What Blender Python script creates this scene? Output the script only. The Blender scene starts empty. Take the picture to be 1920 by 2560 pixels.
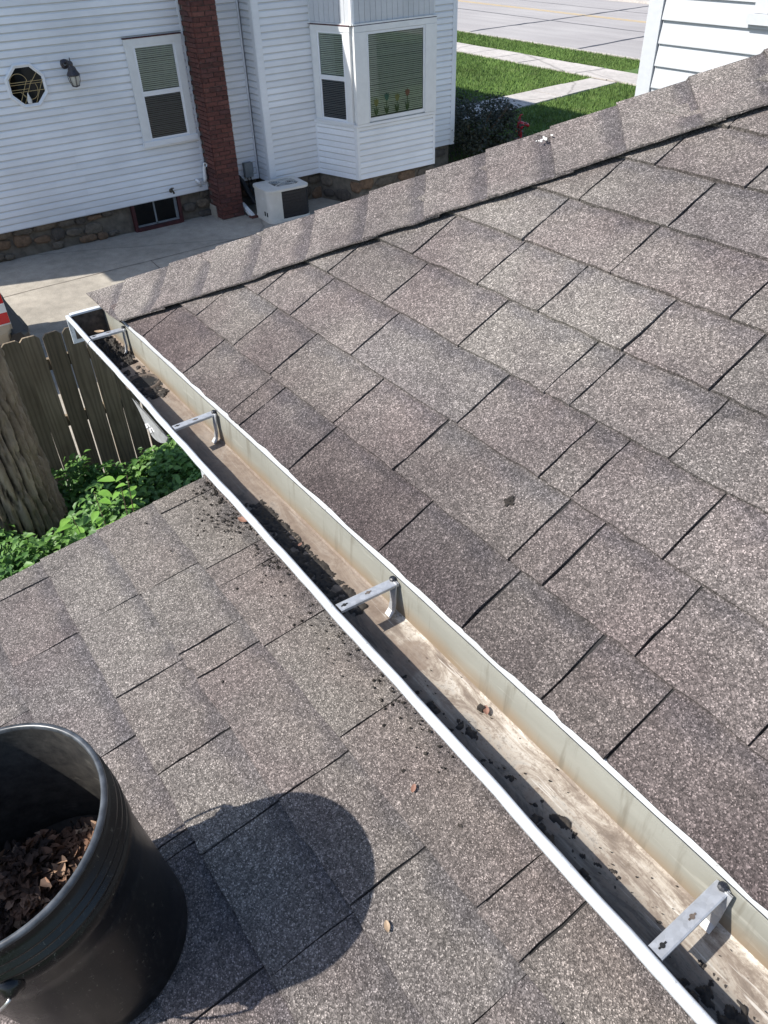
import bpy, math, random
import numpy as np
from mathutils import Vector, Matrix
random.seed(7); RNG = np.random.default_rng(7)
SC = bpy.context.scene
COL = SC.collection
R = math.radians

# ---------------------------------------------------------------- camera
CAM_Z = 4.25                      # height of the lens above the driveway
cam_d = bpy.data.cameras.new('camera'); cam = bpy.data.objects.new('camera', cam_d); COL.objects.link(cam)
cam_d.sensor_fit = 'HORIZONTAL'; cam_d.sensor_width = 36.0; cam_d.lens = 36.0
cam_d.clip_start = 0.02; cam_d.clip_end = 2000
cam.matrix_world = Matrix(((-0.58275, 0.49370, -0.64550, 0), (-0.81219, -0.38078, 0.44200, 0), (-0.02758, 0.78184, 0.62287, CAM_Z), (0, 0, 0, 1)))
SC.camera = cam
SC.render.resolution_x = 768; SC.render.resolution_y = 1024

# ---------------------------------------------------------------- light
SUN = Vector((0.2147, 0.6607, 0.7193)).normalized()
w = bpy.data.worlds.new('World'); SC.world = w; w.use_nodes = True
nt = w.node_tree; bgn = nt.nodes['Background']
sky = nt.nodes.new('ShaderNodeTexSky'); sky.sky_type = 'NISHITA'; sky.sun_disc = False; sky.ozone_density = 2.5
sky.sun_elevation = math.asin(SUN.z); sky.sun_rotation = math.atan2(SUN.x, SUN.y)
nt.links.new(sky.outputs[0], bgn.inputs[0]); bgn.inputs[1].default_value = 0.126
sl = bpy.data.lights.new('sun', 'SUN'); sl.energy = 4.3; sl.angle = R(0.53); sl.color = (1.0, 0.955, 0.89)
so = bpy.data.objects.new('sun', sl); COL.objects.link(so); so.location = (6, 15, 20)
so.rotation_euler = SUN.to_track_quat('Z', 'Y').to_euler()
SC.view_settings.view_transform = 'Standard'; SC.view_settings.look = 'None'
SC.view_settings.exposure = 0.88; SC.view_settings.gamma = 1.0
try: SC.view_settings.use_curve_mapping = False
except Exception: pass

# ---------------------------------------------------------------- node helpers
class NT:
    def __init__(s, name):
        s.m = bpy.data.materials.new(name); s.m.use_nodes = True
        s.t = s.m.node_tree; s.b = s.t.nodes['Principled BSDF']; s.o = s.t.nodes['Material Output']
        s.pos = s.t.nodes.new('ShaderNodeNewGeometry').outputs['Position']
    def n(s, k): return s.t.nodes.new('ShaderNode' + k)
    def link(s, a, b): s.t.links.new(a, b)
    def put(s, sock, v):
        if hasattr(v, 'links') or hasattr(v, 'is_output'): s.link(v, sock)
        else:
            if sock.type == 'RGBA' and len(v) == 3: v = (*v, 1)
            sock.default_value = v
    def map(s, scale=(1, 1, 1), rot=(0, 0, 0), vec=None):
        n = s.n('Mapping'); s.link(vec or s.pos, n.inputs[0]); n.inputs['Scale'].default_value = scale; n.inputs['Rotation'].default_value = rot
        return n.outputs[0]
    def noise(s, scale, detail=3, rough=.55, vec=None, dist=0):
        n = s.n('TexNoise'); s.link(vec or s.pos, n.inputs['Vector']); n.inputs['Scale'].default_value = scale
        n.inputs['Detail'].default_value = detail; n.inputs['Roughness'].default_value = rough; n.inputs['Distortion'].default_value = dist
        return n.outputs[0]
    def vor(s, scale, out='Color', vec=None, feature='F1'):
        n = s.n('TexVoronoi'); n.feature = feature; s.link(vec or s.pos, n.inputs['Vector']); n.inputs['Scale'].default_value = scale
        return n.outputs[out]
    def wave(s, scale, dist=3, detail=2, vec=None, dirn='X', dscale=1.0):
        n = s.n('TexWave'); s.link(vec or s.pos, n.inputs['Vector']); n.bands_direction = dirn
        n.inputs['Scale'].default_value = scale; n.inputs['Distortion'].default_value = dist; n.inputs['Detail'].default_value = detail; n.inputs['Detail Scale'].default_value = dscale
        return n.outputs['Fac']
    def ramp(s, fac, stops, const=False):
        n = s.n('ValToRGB'); s.link(fac, n.inputs[0]); e = n.color_ramp.elements
        if const: n.color_ramp.interpolation = 'CONSTANT'
        while len(e) < len(stops): e.new(0.5)
        for i, (p, c) in enumerate(stops):
            e[i].position = p; e[i].color = (*c, 1) if not isinstance(c, (int, float)) else (c, c, c, 1)
        return n.outputs[0]
    def mix(s, fac, a, b, blend='MIX'):
        n = s.n('Mix'); n.data_type = 'RGBA'; n.blend_type = blend
        s.put(n.inputs[0], fac); s.put(n.inputs[6], a); s.put(n.inputs[7], b); return n.outputs[2]
    def math(s, op, a, b=0.0):
        n = s.n('Math'); n.operation = op; s.put(n.inputs[0], a); s.put(n.inputs[1], b); return n.outputs[0]
    def sep(s, v):
        n = s.n('SeparateXYZ'); s.link(v, n.inputs[0]); return n.outputs
    def rnd(s): return s.n('ObjectInfo').outputs['Random']
    def uv(s): return s.n('UVMap').outputs[0]
    def bump(s, h, strength=.4, dist=.005):
        n = s.n('Bump'); s.link(h, n.inputs['Height']); n.inputs['Strength'].default_value = strength; n.inputs['Distance'].default_value = dist
        s.link(n.outputs[0], s.b.inputs['Normal'])
    def done(s, col, rough=.7, metal=0.0, spec=.5):
        s.put(s.b.inputs['Base Color'], col); s.put(s.b.inputs['Roughness'], rough); s.b.inputs['Metallic'].default_value = metal
        s.b.inputs['Specular IOR Level'].default_value = spec
        return s.m

M = {}
def flat(name, col, rough=.6, metal=0, var=.12, scale=8, spec=.5):
    k = NT(name); f = k.noise(scale, 4)
    lo = tuple(c * (1 - var) for c in col); hi = tuple(min(1, c * (1 + var)) for c in col)
    M[name] = k.done(k.ramp(f, [(.3, lo), (.7, hi)]), rough, metal, spec); return M[name]

def shingle_mat(name, stain_axis=None, cap=False):
    k = NT(name)
    vn = k.n('TexVoronoi'); k.link(k.pos, vn.inputs['Vector']); vn.inputs['Scale'].default_value = 560
    cell = k.sep(vn.outputs['Color'])[0]
    gran = k.ramp(cell, [(0, .048), (.28, .084), (.50, .122), (.72, .175), (.86, .275), (.945, .46)], True)
    gran = k.mix(.38, gran, k.ramp(k.sep(k.vor(270))[1], [(0, .065), (.35, .11), (.65, .165), (.90, .30)], True))
    tone = k.ramp(k.rnd(), [(0, (1.02, .91, .885)), (.2, (1.05, .98, .92)), (.4, (1.06, 1.02, .965)), (.56, (1.20, 1.15, 1.085)), (.75, (1.05, .94, .915)), (.92, (.90, .86, .87))], True)
    tone2 = k.ramp(k.noise(5.5, 1), [(.34, (1.04, .93, .90)), (.5, (1.02, .965, .925)), (.64, (1.15, 1.105, 1.03))])
    if cap: tone = k.ramp(k.rnd(), [(0, (1.05, .97, .94)), (1, (1.12, 1.04, 1.0))])
    c = k.mix(1.0, gran, k.mix(.5, tone, tone2), 'MULTIPLY'); c = k.mix(1.0, c, (1.05, .985, .95), 'MULTIPLY')
    c = k.mix(1.0, c, k.ramp(k.noise(38, 2, .6), [(.3, .86), (.7, 1.12)]), 'MULTIPLY')     # worn and thicker granule patches
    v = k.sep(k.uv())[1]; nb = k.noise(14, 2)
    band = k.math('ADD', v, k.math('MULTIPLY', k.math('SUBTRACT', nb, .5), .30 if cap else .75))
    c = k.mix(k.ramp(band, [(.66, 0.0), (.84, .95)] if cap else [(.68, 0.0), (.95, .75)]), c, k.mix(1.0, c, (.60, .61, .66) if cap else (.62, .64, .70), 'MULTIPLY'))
    g = k.noise(2.2, 3, .6); c = k.mix(1.0, c, k.ramp(g, [(.32, (.76, .75, .76)), (.6, (1.04, 1.04, 1.03))]), 'MULTIPLY')
    if stain_axis == 'eave':      # algae and dirt on the lowest courses
        xyz = k.sep(k.pos)
        d = k.math('SUBTRACT', k.math('MULTIPLY', xyz[1], -1.0), .573)
        d = k.math('ADD', k.math('MULTIPLY', d, 2.6), k.math('MULTIPLY', g, .55))
        c = k.mix(1.0, c, k.ramp(d, [(.28, (.52, .48, .49)), (.75, (.84, .82, .82)), (1.0, (1.0, 1.0, 1.0))]), 'MULTIPLY')
    k.bump(vn.outputs['Distance'], .5, .0025)
    M[name] = k.done(c, .93, 0, .25)
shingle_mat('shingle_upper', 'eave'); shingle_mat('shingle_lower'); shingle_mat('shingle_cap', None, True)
flat('bitumen', (.012, .011, .011), .9, var=.3)

def vinyl(name, col, dirt=.10):
    k = NT(name); f = k.noise(.9, 3); g = k.noise(30, 2, vec=k.map((1, .12, 1)))
    c = k.ramp(f, [(.3, tuple(x * (1 - dirt) for x in col)), (.65, col)])
    c = k.mix(.5, c, k.mix(1.0, c, k.ramp(g, [(.35, .90), (.65, 1.0)]), 'MULTIPLY'))
    c = k.mix(1.0, c, k.ramp(k.rnd(), [(0, .90), (1, 1.0)]), 'MULTIPLY')
    v = k.math('ADD', k.sep(k.uv())[1], k.math('MULTIPLY', k.math('SUBTRACT', f, .5), .10))     # mildew grime in the laps, with the lap shadow painted into the colour
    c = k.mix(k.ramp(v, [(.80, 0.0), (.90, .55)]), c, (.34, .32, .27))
    M[name] = k.done(c, .42)
vinyl('vinyl', (.85, .87, .895), .15); vinyl('trim_white', (.78, .80, .82)); vinyl('clapboard_paint', (.49, .505, .52), .05); vinyl('soffit_grey', (.55, .57, .59))
flat('casing', (.66, .67, .66), .5, var=.05)

def gutter_inside():
    k = NT('gutter_floor')      # dried silt, scrubbed back to pale paint in streaks along the trough
    st = k.noise(16, 6, .75, vec=k.map((.6, 1.6, 1)), dist=.8); sp = k.noise(60, 4, .7); sc = k.noise(26, 3, .6, vec=k.map((.22, 3.0, 1), (0, 0, .12)))
    c = k.ramp(st, [(.34, (.13, .103, .082)), (.45, (.20, .163, .13)), (.53, (.31, .27, .222)), (.63, (.47, .435, .38))])
    c = k.mix(k.ramp(sc, [(.60, 0.0), (.72, .7)]), c, (.45, .41, .34))
    c = k.mix(k.ramp(sp, [(.58, 0.0), (.70, .6)]), c, (.10, .075, .055))
    c = k.mix(k.ramp(k.noise(190, 3, .7), [(.52, 0.0), (.66, .55)]), c, (.15, .115, .088)); c = k.mix(k.ramp(k.noise(75, 3, .6, vec=k.map((.10, 1.6, 1), (0, 0, -.35))), [(.63, 0.0), (.69, .7)]), c, (.52, .49, .44))
    xx = k.sep(k.pos)[0]        # the far end has not been rinsed: brown silt film
    xn = k.math('ADD', xx, k.math('MULTIPLY', k.noise(7, 4), .5))
    c = k.mix(k.ramp(xn, [(.98, 0.0), (1.42, .75)]), c, k.mix(k.ramp(sp, [(.3, 0.0), (.75, 1.0)]), (.115, .082, .062), (.20, .155, .118)))
    yn = k.math('ADD', k.math('MULTIPLY', k.math('ADD', k.sep(k.pos)[1], .525), 14.0), k.math('MULTIPLY', k.math('SUBTRACT', st, .5), 3.2))   # floor colour darker towards the front
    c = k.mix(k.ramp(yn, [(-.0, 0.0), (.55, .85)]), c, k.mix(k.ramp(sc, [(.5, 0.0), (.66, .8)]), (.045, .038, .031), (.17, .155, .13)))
    M['gutter_floor'] = k.done(c, .8); k.bump(sp, .25, .002)
    k = NT('gutter_back')
    z = k.sep(k.pos)[2]; f = k.noise(5, 5, .6, vec=k.map((.4, 1, 1.5))); l = k.noise(42, 4, .6, vec=k.map((.12, 1, 1)))
    c = k.ramp(f, [(.35, (.205, .202, .17)), (.65, (.285, .28, .238))])
    t = k.math('ADD', k.math('MULTIPLY', k.math('SUBTRACT', z, 3.242), 22.0), k.math('MULTIPLY', k.noise(6, 4), .9))
    c = k.mix(k.ramp(t, [(.35, .85), (1.05, 0.0)]), c, (.21, .155, .10))
    c = k.mix(k.ramp(l, [(.62, 0.0), (.72, .45)]), c, (.44, .43, .37))
    dr = k.noise(30, 4, .7, vec=k.map((1, 1, .10))); c = k.mix(k.ramp(dr, [(.54, 0.0), (.68, .6)]), c, (.13, .115, .085))
    M['gutter_back'] = k.done(c, .6)
    k = NT('gutter_paint')
    f = k.noise(3, 4); sp = k.noise(85, 5, .75); 
    c = k.ramp(f, [(.3, (.50, .52, .54)), (.7, (.60, .625, .645))])
    c = k.mix(k.ramp(sp, [(.60, 0.0), (.68, .8)]), c, (.27, .26, .24)); st = k.noise(24, 4, .65, vec=k.map((.25, 2, 1))); c = k.mix(k.ramp(st, [(.56, 0.0), (.70, .45)]), c, (.34, .335, .31))
    M['gutter_paint'] = k.done(c, .38)
gutter_inside()
def galv():
    k = NT('galvanised'); v = k.sep(k.vor(140))[0]; f = k.noise(40, 4)
    c = k.mix(.5, k.ramp(v, [(0, (.33, .34, .35)), (1, (.52, .53, .54))]), k.ramp(f, [(.3, (.36, .35, .33)), (.7, (.56, .57, .58))]))
    M['galvanised'] = k.done(c, .5, .55)
galv()
def brick():
    k = NT('brick'); f = k.noise(26, 5, .65)
    c = k.ramp(k.rnd(), [(0, (.072, .027, .022)), (.3, (.100, .035, .028)), (.6, (.125, .044, .033)), (.85, (.085, .035, .032)), (1, (.14, .055, .042))])
    c = k.mix(1.0, c, k.ramp(f, [(.3, .62), (.7, 1.35)]), 'MULTIPLY')
    c = k.mix(k.ramp(k.noise(7, 4), [(.66, 0.0), (.78, .35)]), c, (.30, .27, .25))
    k.bump(f, .6, .01); M['brick'] = k.done(c, .9)
brick(); flat('mortar', (.11, .085, .072), .95, var=.35, scale=20)
def stone():
    k = NT('field_stone'); f = k.noise(13, 6, .7); g = k.noise(45, 4)
    c = k.ramp(k.rnd(), [(0, (.075, .063, .052)), (.16, (.15, .115, .08)), (.34, (.115, .095, .072)), (.46, (.050, .054, .062)), (.54, (.15, .095, .058)), (.70, (.10, .085, .068)), (.86, (.13, .108, .082)), (.95, (.075, .05, .042))], True)
    c = k.mix(1.0, c, k.ramp(f, [(.3, .5), (.7, 1.5)]), 'MULTIPLY'); k.bump(k.mix(.3, f, g), .8, .03)
    M['field_stone'] = k.done(c, .85)
stone(); flat('stone_mortar', (.125, .108, .085), .95, var=.35, scale=9)
def concrete(name, lo, hi, crackscale=.35):
    k = NT(name); f = k.noise(.7, 6, .62); g = k.noise(60, 4, .7); h = k.noise(6, 5, .6)
    c = k.ramp(f, [(.3, lo), (.7, hi)]); c = k.mix(.6, c, k.mix(1.0, c, k.ramp(g, [(.3, .72), (.7, 1.22)]), 'MULTIPLY'))
    c = k.mix(1.0, c, k.ramp(h, [(.33, .82), (.62, 1.05)]), 'MULTIPLY')
    cr = k.vor(crackscale, 'Distance', k.mix(.16, k.pos, k.noise(1.7, 3)), 'DISTANCE_TO_EDGE')
    c = k.mix(k.ramp(cr, [(.0, .55), (.006, 0.0)]), c, (.09, .08, .07))
    k.bump(g, .3, .004); M[name] = k.done(c, .9)
concrete('concrete', (.26, .235, .195), (.40, .36, .30)); concrete('sidewalk', (.36, .33, .30), (.47, .43, .39), .2)
def road():
    k = NT('asphalt'); f = k.noise(.25, 5); g = k.noise(35, 3, .7); h = k.noise(1.2, 4, vec=k.map((.1, 1.5, 1)))
    c = k.ramp(f, [(.3, (.265, .245, .235)), (.7, (.32, .30, .285))]); c = k.mix(1.0, c, k.ramp(g, [(.3, .8), (.7, 1.2)]), 'MULTIPLY')
    c = k.mix(1.0, c, k.ramp(h, [(.35, .92), (.65, 1.05)]), 'MULTIPLY'); k.bump(g, .3, .004); M['asphalt'] = k.done(c, .92)
road(); flat('tar', (.035, .035, .042), .7, var=.3, scale=3)
def yellow():
    k = NT('road_yellow'); f = k.noise(9, 5, .7)
    M['road_yellow'] = k.done(k.mix(k.ramp(f, [(.42, 0.0), (.62, .8)]), (.60, .40, .12), (.36, .32, .26)), .8)
yellow()
def grassmat(name, lo, hi, dead):
    k = NT(name); f = k.noise(.9, 5, .65); g = k.noise(14, 3); r = k.noise(60, 2)
    c = k.ramp(f, [(.3, lo), (.7, hi)]); c = k.mix(1.0, c, k.ramp(g, [(.3, .65), (.7, 1.35)]), 'MULTIPLY'); c = k.mix(1.0, c, k.ramp(r, [(.3, .7), (.7, 1.3)]), 'MULTIPLY')
    c = k.mix(k.ramp(k.noise(2.3, 4), [(.54, 0.0), (.74, .6)]), c, dead); c = k.mix(1.0, c, k.ramp(k.noise(.35, 3), [(.35, .74), (.65, 1.12)]), 'MULTIPLY'); M[name] = k.done(c, .75, 0, .2)
grassmat('lawn', (.06, .105, .026), (.088, .142, .038), (.13, .15, .06)); grassmat('grass_blade', (.085, .145, .034), (.13, .205, .052), (.16, .18, .075))
flat('soil', (.05, .036, .026), .95, var=.4, scale=12); flat('mulch', (.075, .035, .028), .95, var=.6, scale=40)
def leafmat(name, lo, hi, trans=.35, rough=.5):
    k = NT(name); f = k.noise(16, 3); c = k.ramp(f, [(.3, lo), (.7, hi)])
    k.put(k.b.inputs['Base Color'], c); k.b.inputs['Roughness'].default_value = rough
    t = k.n('BsdfTranslucent'); k.link(c, t.inputs[0]); m = k.n('MixShader'); m.inputs[0].default_value = trans
    k.link(k.b.outputs[0], m.inputs[1]); k.link(t.outputs[0], m.inputs[2]); k.link(m.outputs[0], k.o.inputs[0]); M[name] = k.m
leafmat('weed_leaf', (.042, .115, .028), (.11, .23, .055)); leafmat('weed_leaf_pale', (.09, .20, .04), (.17, .32, .075)); leafmat('sapling_leaf', (.15, .33, .045), (.25, .46, .08), .45)
leafmat('fern_leaf', (.13, .30, .03), (.22, .40, .05)); leafmat('shrub_leaf', (.020, .032, .014), (.055, .048, .022), .2); leafmat('tree_leaf', (.03, .08, .02), (.06, .14, .03))
def bark():
    k = NT('bark'); f = k.noise(10, 6, .7, vec=k.map((1, 1, .22))); g = k.noise(50, 4)
    at = k.n('Attribute'); at.attribute_name = 'ridge'
    c = k.ramp(f, [(.3, (.16, .115, .078)), (.7, (.40, .31, .215))])
    c = k.mix(k.ramp(at.outputs['Fac'], [(.30, .95), (.62, 0.0)]), c, (.030, .022, .017))
    k.bump(g, .6, .01); M['bark'] = k.done(c, .95)
bark(); flat('twig', (.10, .065, .04), .85, var=.3)
def fencewood():
    k = NT('fence_wood'); 
    off = k.n('VectorMath'); off.operation = 'ADD'; k.link(k.pos, off.inputs[0])
    cmb = k.n('CombineXYZ'); k.link(k.math('MULTIPLY', k.rnd(), 37.0), cmb.inputs[1]); k.link(k.math('MULTIPLY', k.rnd(), 11.0), cmb.inputs[2]); k.link(cmb.outputs[0], off.inputs[1])
    v = off.outputs[0]
    g = k.wave(9, 9, 3, vec=k.map((1, 1, .10), vec=v), dirn='Y', dscale=1.4); f = k.noise(3, 4, vec=v); n2 = k.noise(70, 4, vec=k.map((1, 1, .05), vec=v))
    c = k.ramp(f, [(.3, (.175, .132, .085)), (.7, (.255, .20, .135))])
    c = k.mix(1.0, c, k.ramp(g, [(.10, .78), (.6, 1.06)]), 'MULTIPLY'); c = k.mix(1.0, c, k.ramp(n2, [(.3, .86), (.7, 1.08)]), 'MULTIPLY')
    kn = k.vor(1.6, 'Distance', k.map((1, 3.2, .8), vec=v)); c = k.mix(k.ramp(kn, [(.04, .8), (.10, 0.0)]), c, (.05, .034, .022))
    c = k.mix(1.0, c, k.ramp(k.rnd(), [(0, .72), (1, 1.12)]), 'MULTIPLY')
    M['fence_wood'] = k.done(c, .9); k.bump(n2, .3, .004)
fencewood()
def plastic():
    k = NT('bucket_plastic'); f = k.noise(4, 4); s = k.noise(140, 4, .75, vec=k.map((1, 1, .3), (0, .5, 0))); d = k.noise(110, 3, .8)
    c = k.ramp(f, [(.3, (.0035, .0035, .004)), (.7, (.006, .006, .0058))])
    c = k.mix(k.ramp(s, [(.60, 0.0), (.70, .30)]), c, (.12, .11, .09)); c = k.mix(k.ramp(d, [(.645, 0.0), (.70, .5)]), c, (.22, .20, .15))
    M['bucket_plastic'] = k.done(c, k.ramp(k.noise(9, 4), [(.3, .24), (.7, .40)]), 0, .36); k.bump(s, .12, .001)
    k = NT('bucket_inside'); d = k.noise(45, 5, .75); s = k.noise(30, 4, .7, vec=k.map((1, .3, 1), (.6, .3, 0)))
    c = k.ramp(d, [(.35, (.012, .011, .010)), (.7, (.055, .050, .042))]); c = k.mix(k.ramp(s, [(.6, 0.0), (.7, .35)]), c, (.16, .145, .12))
    M['bucket_inside'] = k.done(c, .7)
plastic()
def deadleaf():
    k = NT('dead_leaf'); f = k.noise(45, 3)
    c = k.ramp(k.vor(75), [(0, (.06, .036, .024)), (1, (.06, .036, .024))])
    v = k.sep(k.vor(42))[0]
    c = k.ramp(v, [(0, (.030, .020, .015)), (.35, (.075, .043, .028)), (.6, (.16, .085, .05)), (.8, (.24, .135, .085)), (1, (.36, .24, .155))])
    M['dead_leaf'] = k.done(k.mix(1.0, c, k.ramp(f, [(.3, .7), (.7, 1.2)]), 'MULTIPLY'), .8)
deadleaf()
flat('sludge', (.024, .019, .0145), .8, var=.6, scale=90); flat('silt', (.085, .066, .052), .9, var=.5, scale=60); flat('debris_leaf', (.20, .105, .075), .7, var=.3, scale=60); flat('debris_tan', (.30, .215, .14), .7, var=.3, scale=60)
flat('black_hole', (.006, .006, .006), .9, var=.1); flat('room_dark', (.03, .032, .03), .9, var=.1)
flat('ac_metal', (.60, .58, .53), .5, var=.06); flat('ac_coil', (.012, .012, .016), .5, var=.5, scale=40); flat('ac_fan', (.20, .24, .27), .4, var=.15)
flat('lamp_bronze', (.055, .050, .055), .45, .4, var=.35, scale=30); flat('lamp_glass', (.42, .42, .38), .25, var=.1)
flat('red_paint', (.05, .008, .010), .6, var=.35, scale=10); flat('pump_red', (.42, .008, .022), .4, var=.15); flat('grey_box', (.19, .21, .22), .5, var=.1)
flat('rubber', (.012, .012, .013), .7, var=.2); flat('pvc', (.72, .72, .70), .4, var=.06); flat('brass', (.09, .075, .05), .5, .5, var=.3); flat('lead_came', (.45, .37, .20), .4, .5, var=.1)
flat('blind', (.74, .78, .73), .6, var=.05); flat('truck_paint', (.40, .355, .28), .35, var=.05); flat('truck_dark', (.014, .015, .018), .45, var=.2); flat('lens_red', (.55, .012, .02), .15, var=.1); flat('lens_clear', (.70, .72, .72), .15, var=.06)
flat('steel', (.5, .5, .5), .35, .9, var=.1); flat('petal_yellow', (.42, .38, .18), .7, var=.1); flat('petal_teal', (.07, .19, .21), .7, var=.1); flat('petal_pink', (.42, .15, .16), .7, var=.1); flat('stem_green', (.14, .20, .11), .7, var=.1); flat('snow', (.62, .61, .58), .8, var=.15)
def glass(name, tint, refl=.10, rough_=.03):
    k = NT(name); t = k.n('BsdfTransparent'); t.inputs[0].default_value = (*tint, 1); g = k.n('BsdfGlossy'); g.inputs['Roughness'].default_value = rough_
    f = k.n('Fresnel'); f.inputs[0].default_value = 1.55; m = k.n('MixShader'); k.link(k.math('ADD', f.outputs[0], refl), m.inputs[0])
    k.link(t.outputs[0], m.inputs[1]); k.link(g.outputs[0], m.inputs[2]); k.link(m.outputs[0], k.o.inputs[0]); M[name] = k.m
glass('glass', (.80, .86, .83), .02); glass('glass_dark', (.16, .19, .22), .0)

flat('bucket_rim', (.055,.06,.066), .3, var=.5, scale=60)
glass('glass_screen', (.34, .36, .40), .0, .4)
# ---------------------------------------------------------------- mesh helpers
def link(o, parent=None):
    COL.objects.link(o)
    if parent is not None:
        o.parent = parent; o.matrix_parent_inverse = world_of(parent).inverted()
    return o
def world_of(o):
    return Matrix.Translation(o.location) if o.parent is None else Matrix.Identity(4) if o.type != 'EMPTY' else Matrix.Translation(o.location)
def tag(o, label=None, cat=None, group=None, kind=None):
    if label: o['label'] = label
    if cat: o['category'] = cat
    if group: o['group'] = group
    if kind: o['kind'] = kind
    return o
def thing(name, label, cat, loc=(0, 0, 0), group=None):
    o = bpy.data.objects.new(name, None); o.location = loc; o.empty_display_size = .1; COL.objects.link(o); return tag(o, label, cat, group)
class MB:
    def __init__(s): s.v = []; s.f = []; s.uvs = None
    def add(s, vs, fs):
        b = len(s.v); s.v += [tuple(p) for p in vs]; s.f += [tuple(i + b for i in f) for f in fs]; return s
    def hexa(s, p):  # 8 corners: bottom 4 ccw, top 4 ccw
        return s.add(p, [(3, 2, 1, 0), (4, 5, 6, 7), (0, 1, 5, 4), (1, 2, 6, 5), (2, 3, 7, 6), (3, 0, 4, 7)])
    def box(s, a, b):
        x0, x1 = sorted((a[0], b[0])); y0, y1 = sorted((a[1], b[1])); z0, z1 = sorted((a[2], b[2]))
        return s.hexa([(x0, y0, z0), (x1, y0, z0), (x1, y1, z0), (x0, y1, z0), (x0, y0, z1), (x1, y0, z1), (x1, y1, z1), (x0, y1, z1)])
    def obox(s, c, ax, ay, az, h):  # centre, unit axes, half sizes
        c, ax, ay, az = map(Vector, (c, ax, ay, az)); P = []
        for k in (-1, 1):
            for i, j in ((-1, -1), (1, -1), (1, 1), (-1, 1)): P.append(c + ax * i * h[0] + ay * j * h[1] + az * k * h[2])
        return s.hexa(P)
    def bar(s, a, b, wd, th, up=(0, 0, 1)):
        a, b = Vector(a), Vector(b); d = (b - a); L = d.length; d /= L; u = Vector(up); sd = d.cross(u).normalized(); u = sd.cross(d)
        return s.obox((a + b) / 2, d, sd, u, (L / 2, wd / 2, th / 2))
    def tube(s, pts, r, n=8, cap=True):
        pts = [Vector(p) for p in pts]; rr = r if isinstance(r, (list, tuple)) else [r] * len(pts); vs = []; fs = []; ref = Vector((.31, .22, .93))
        for i, p in enumerate(pts):
            d = (pts[min(i + 1, len(pts) - 1)] - pts[max(i - 1, 0)]).normalized()
            u = d.cross(ref)
            if u.length < .05: u = d.cross(Vector((1, 0, 0)))
            u.normalize(); v = d.cross(u)
            for k in range(n): a = 2 * math.pi * k / n; vs.append(p + (u * math.cos(a) + v * math.sin(a)) * rr[i])
        for i in range(len(pts) - 1):
            for k in range(n): fs.append((i * n + k, i * n + (k + 1) % n, (i + 1) * n + (k + 1) % n, (i + 1) * n + k))
        if cap: fs += [tuple(range(n - 1, -1, -1)), tuple(range((len(pts) - 1) * n, len(pts) * n))]
        return s.add(vs, fs)
    def lathe(s, o, ax, prof, n=48, u=None):
        o, ax = Vector(o), Vector(ax).normalized(); u = (Vector(u) if u else ax.orthogonal()).normalized(); v = ax.cross(u); vs = []; fs = []
        for r, h in prof:
            for k in range(n): a = 2 * math.pi * k / n; vs.append(o + ax * h + (u * math.cos(a) + v * math.sin(a)) * r)
        for i in range(len(prof) - 1):
            for k in range(n): fs.append((i * n + k, i * n + (k + 1) % n, (i + 1) * n + (k + 1) % n, (i + 1) * n + k))
        return s.add(vs, fs)
    def grid(s, rows):  # list of rows of points
        n = len(rows[0]); vs = [p for r in rows for p in r]; fs = []
        for i in range(len(rows) - 1):
            for k in range(n - 1): fs.append((i * n + k, i * n + k + 1, (i + 1) * n + k + 1, (i + 1) * n + k))
        return s.add(vs, fs)
    def mesh(s, name, m, smooth=False):
        me = bpy.data.meshes.new(name); me.from_pydata([tuple(p) for p in s.v], [], s.f); me.materials.append(M[m])
        if s.uvs is not None:
            l = me.uv_layers.new(name='UVMap'); idx = np.empty(len(me.loops), int); me.loops.foreach_get('vertex_index', idx)
            l.data.foreach_set('uv', np.array(s.uvs)[idx].ravel())
        if smooth: me.polygons.foreach_set('use_smooth', [True] * len(me.polygons))
        me.update(); return me
    def build(s, name, m, parent=None, smooth=False, **kw):
        o = bpy.data.objects.new(name, s.mesh(name, m, smooth)); link(o, parent); return tag(o, **kw)
def npmesh(name, v, f, m, parent=None, smooth=False, **kw):
    me = bpy.data.meshes.new(name); v = np.asarray(v, np.float32); f = np.asarray(f, np.int32); n, k = f.shape
    me.vertices.add(len(v)); me.vertices.foreach_set('co', v.ravel()); me.loops.add(n * k); me.loops.foreach_set('vertex_index', f.ravel())
    me.polygons.add(n); me.polygons.foreach_set('loop_start', np.arange(n, dtype=np.int32) * k); me.polygons.foreach_set('loop_total', np.full(n, k, np.int32))
    if smooth: me.polygons.foreach_set('use_smooth', np.ones(n, bool))
    me.update(calc_edges=True); me.validate(); me.materials.append(M[m]); o = bpy.data.objects.new(name, me); link(o, parent); return tag(o, **kw)
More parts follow.
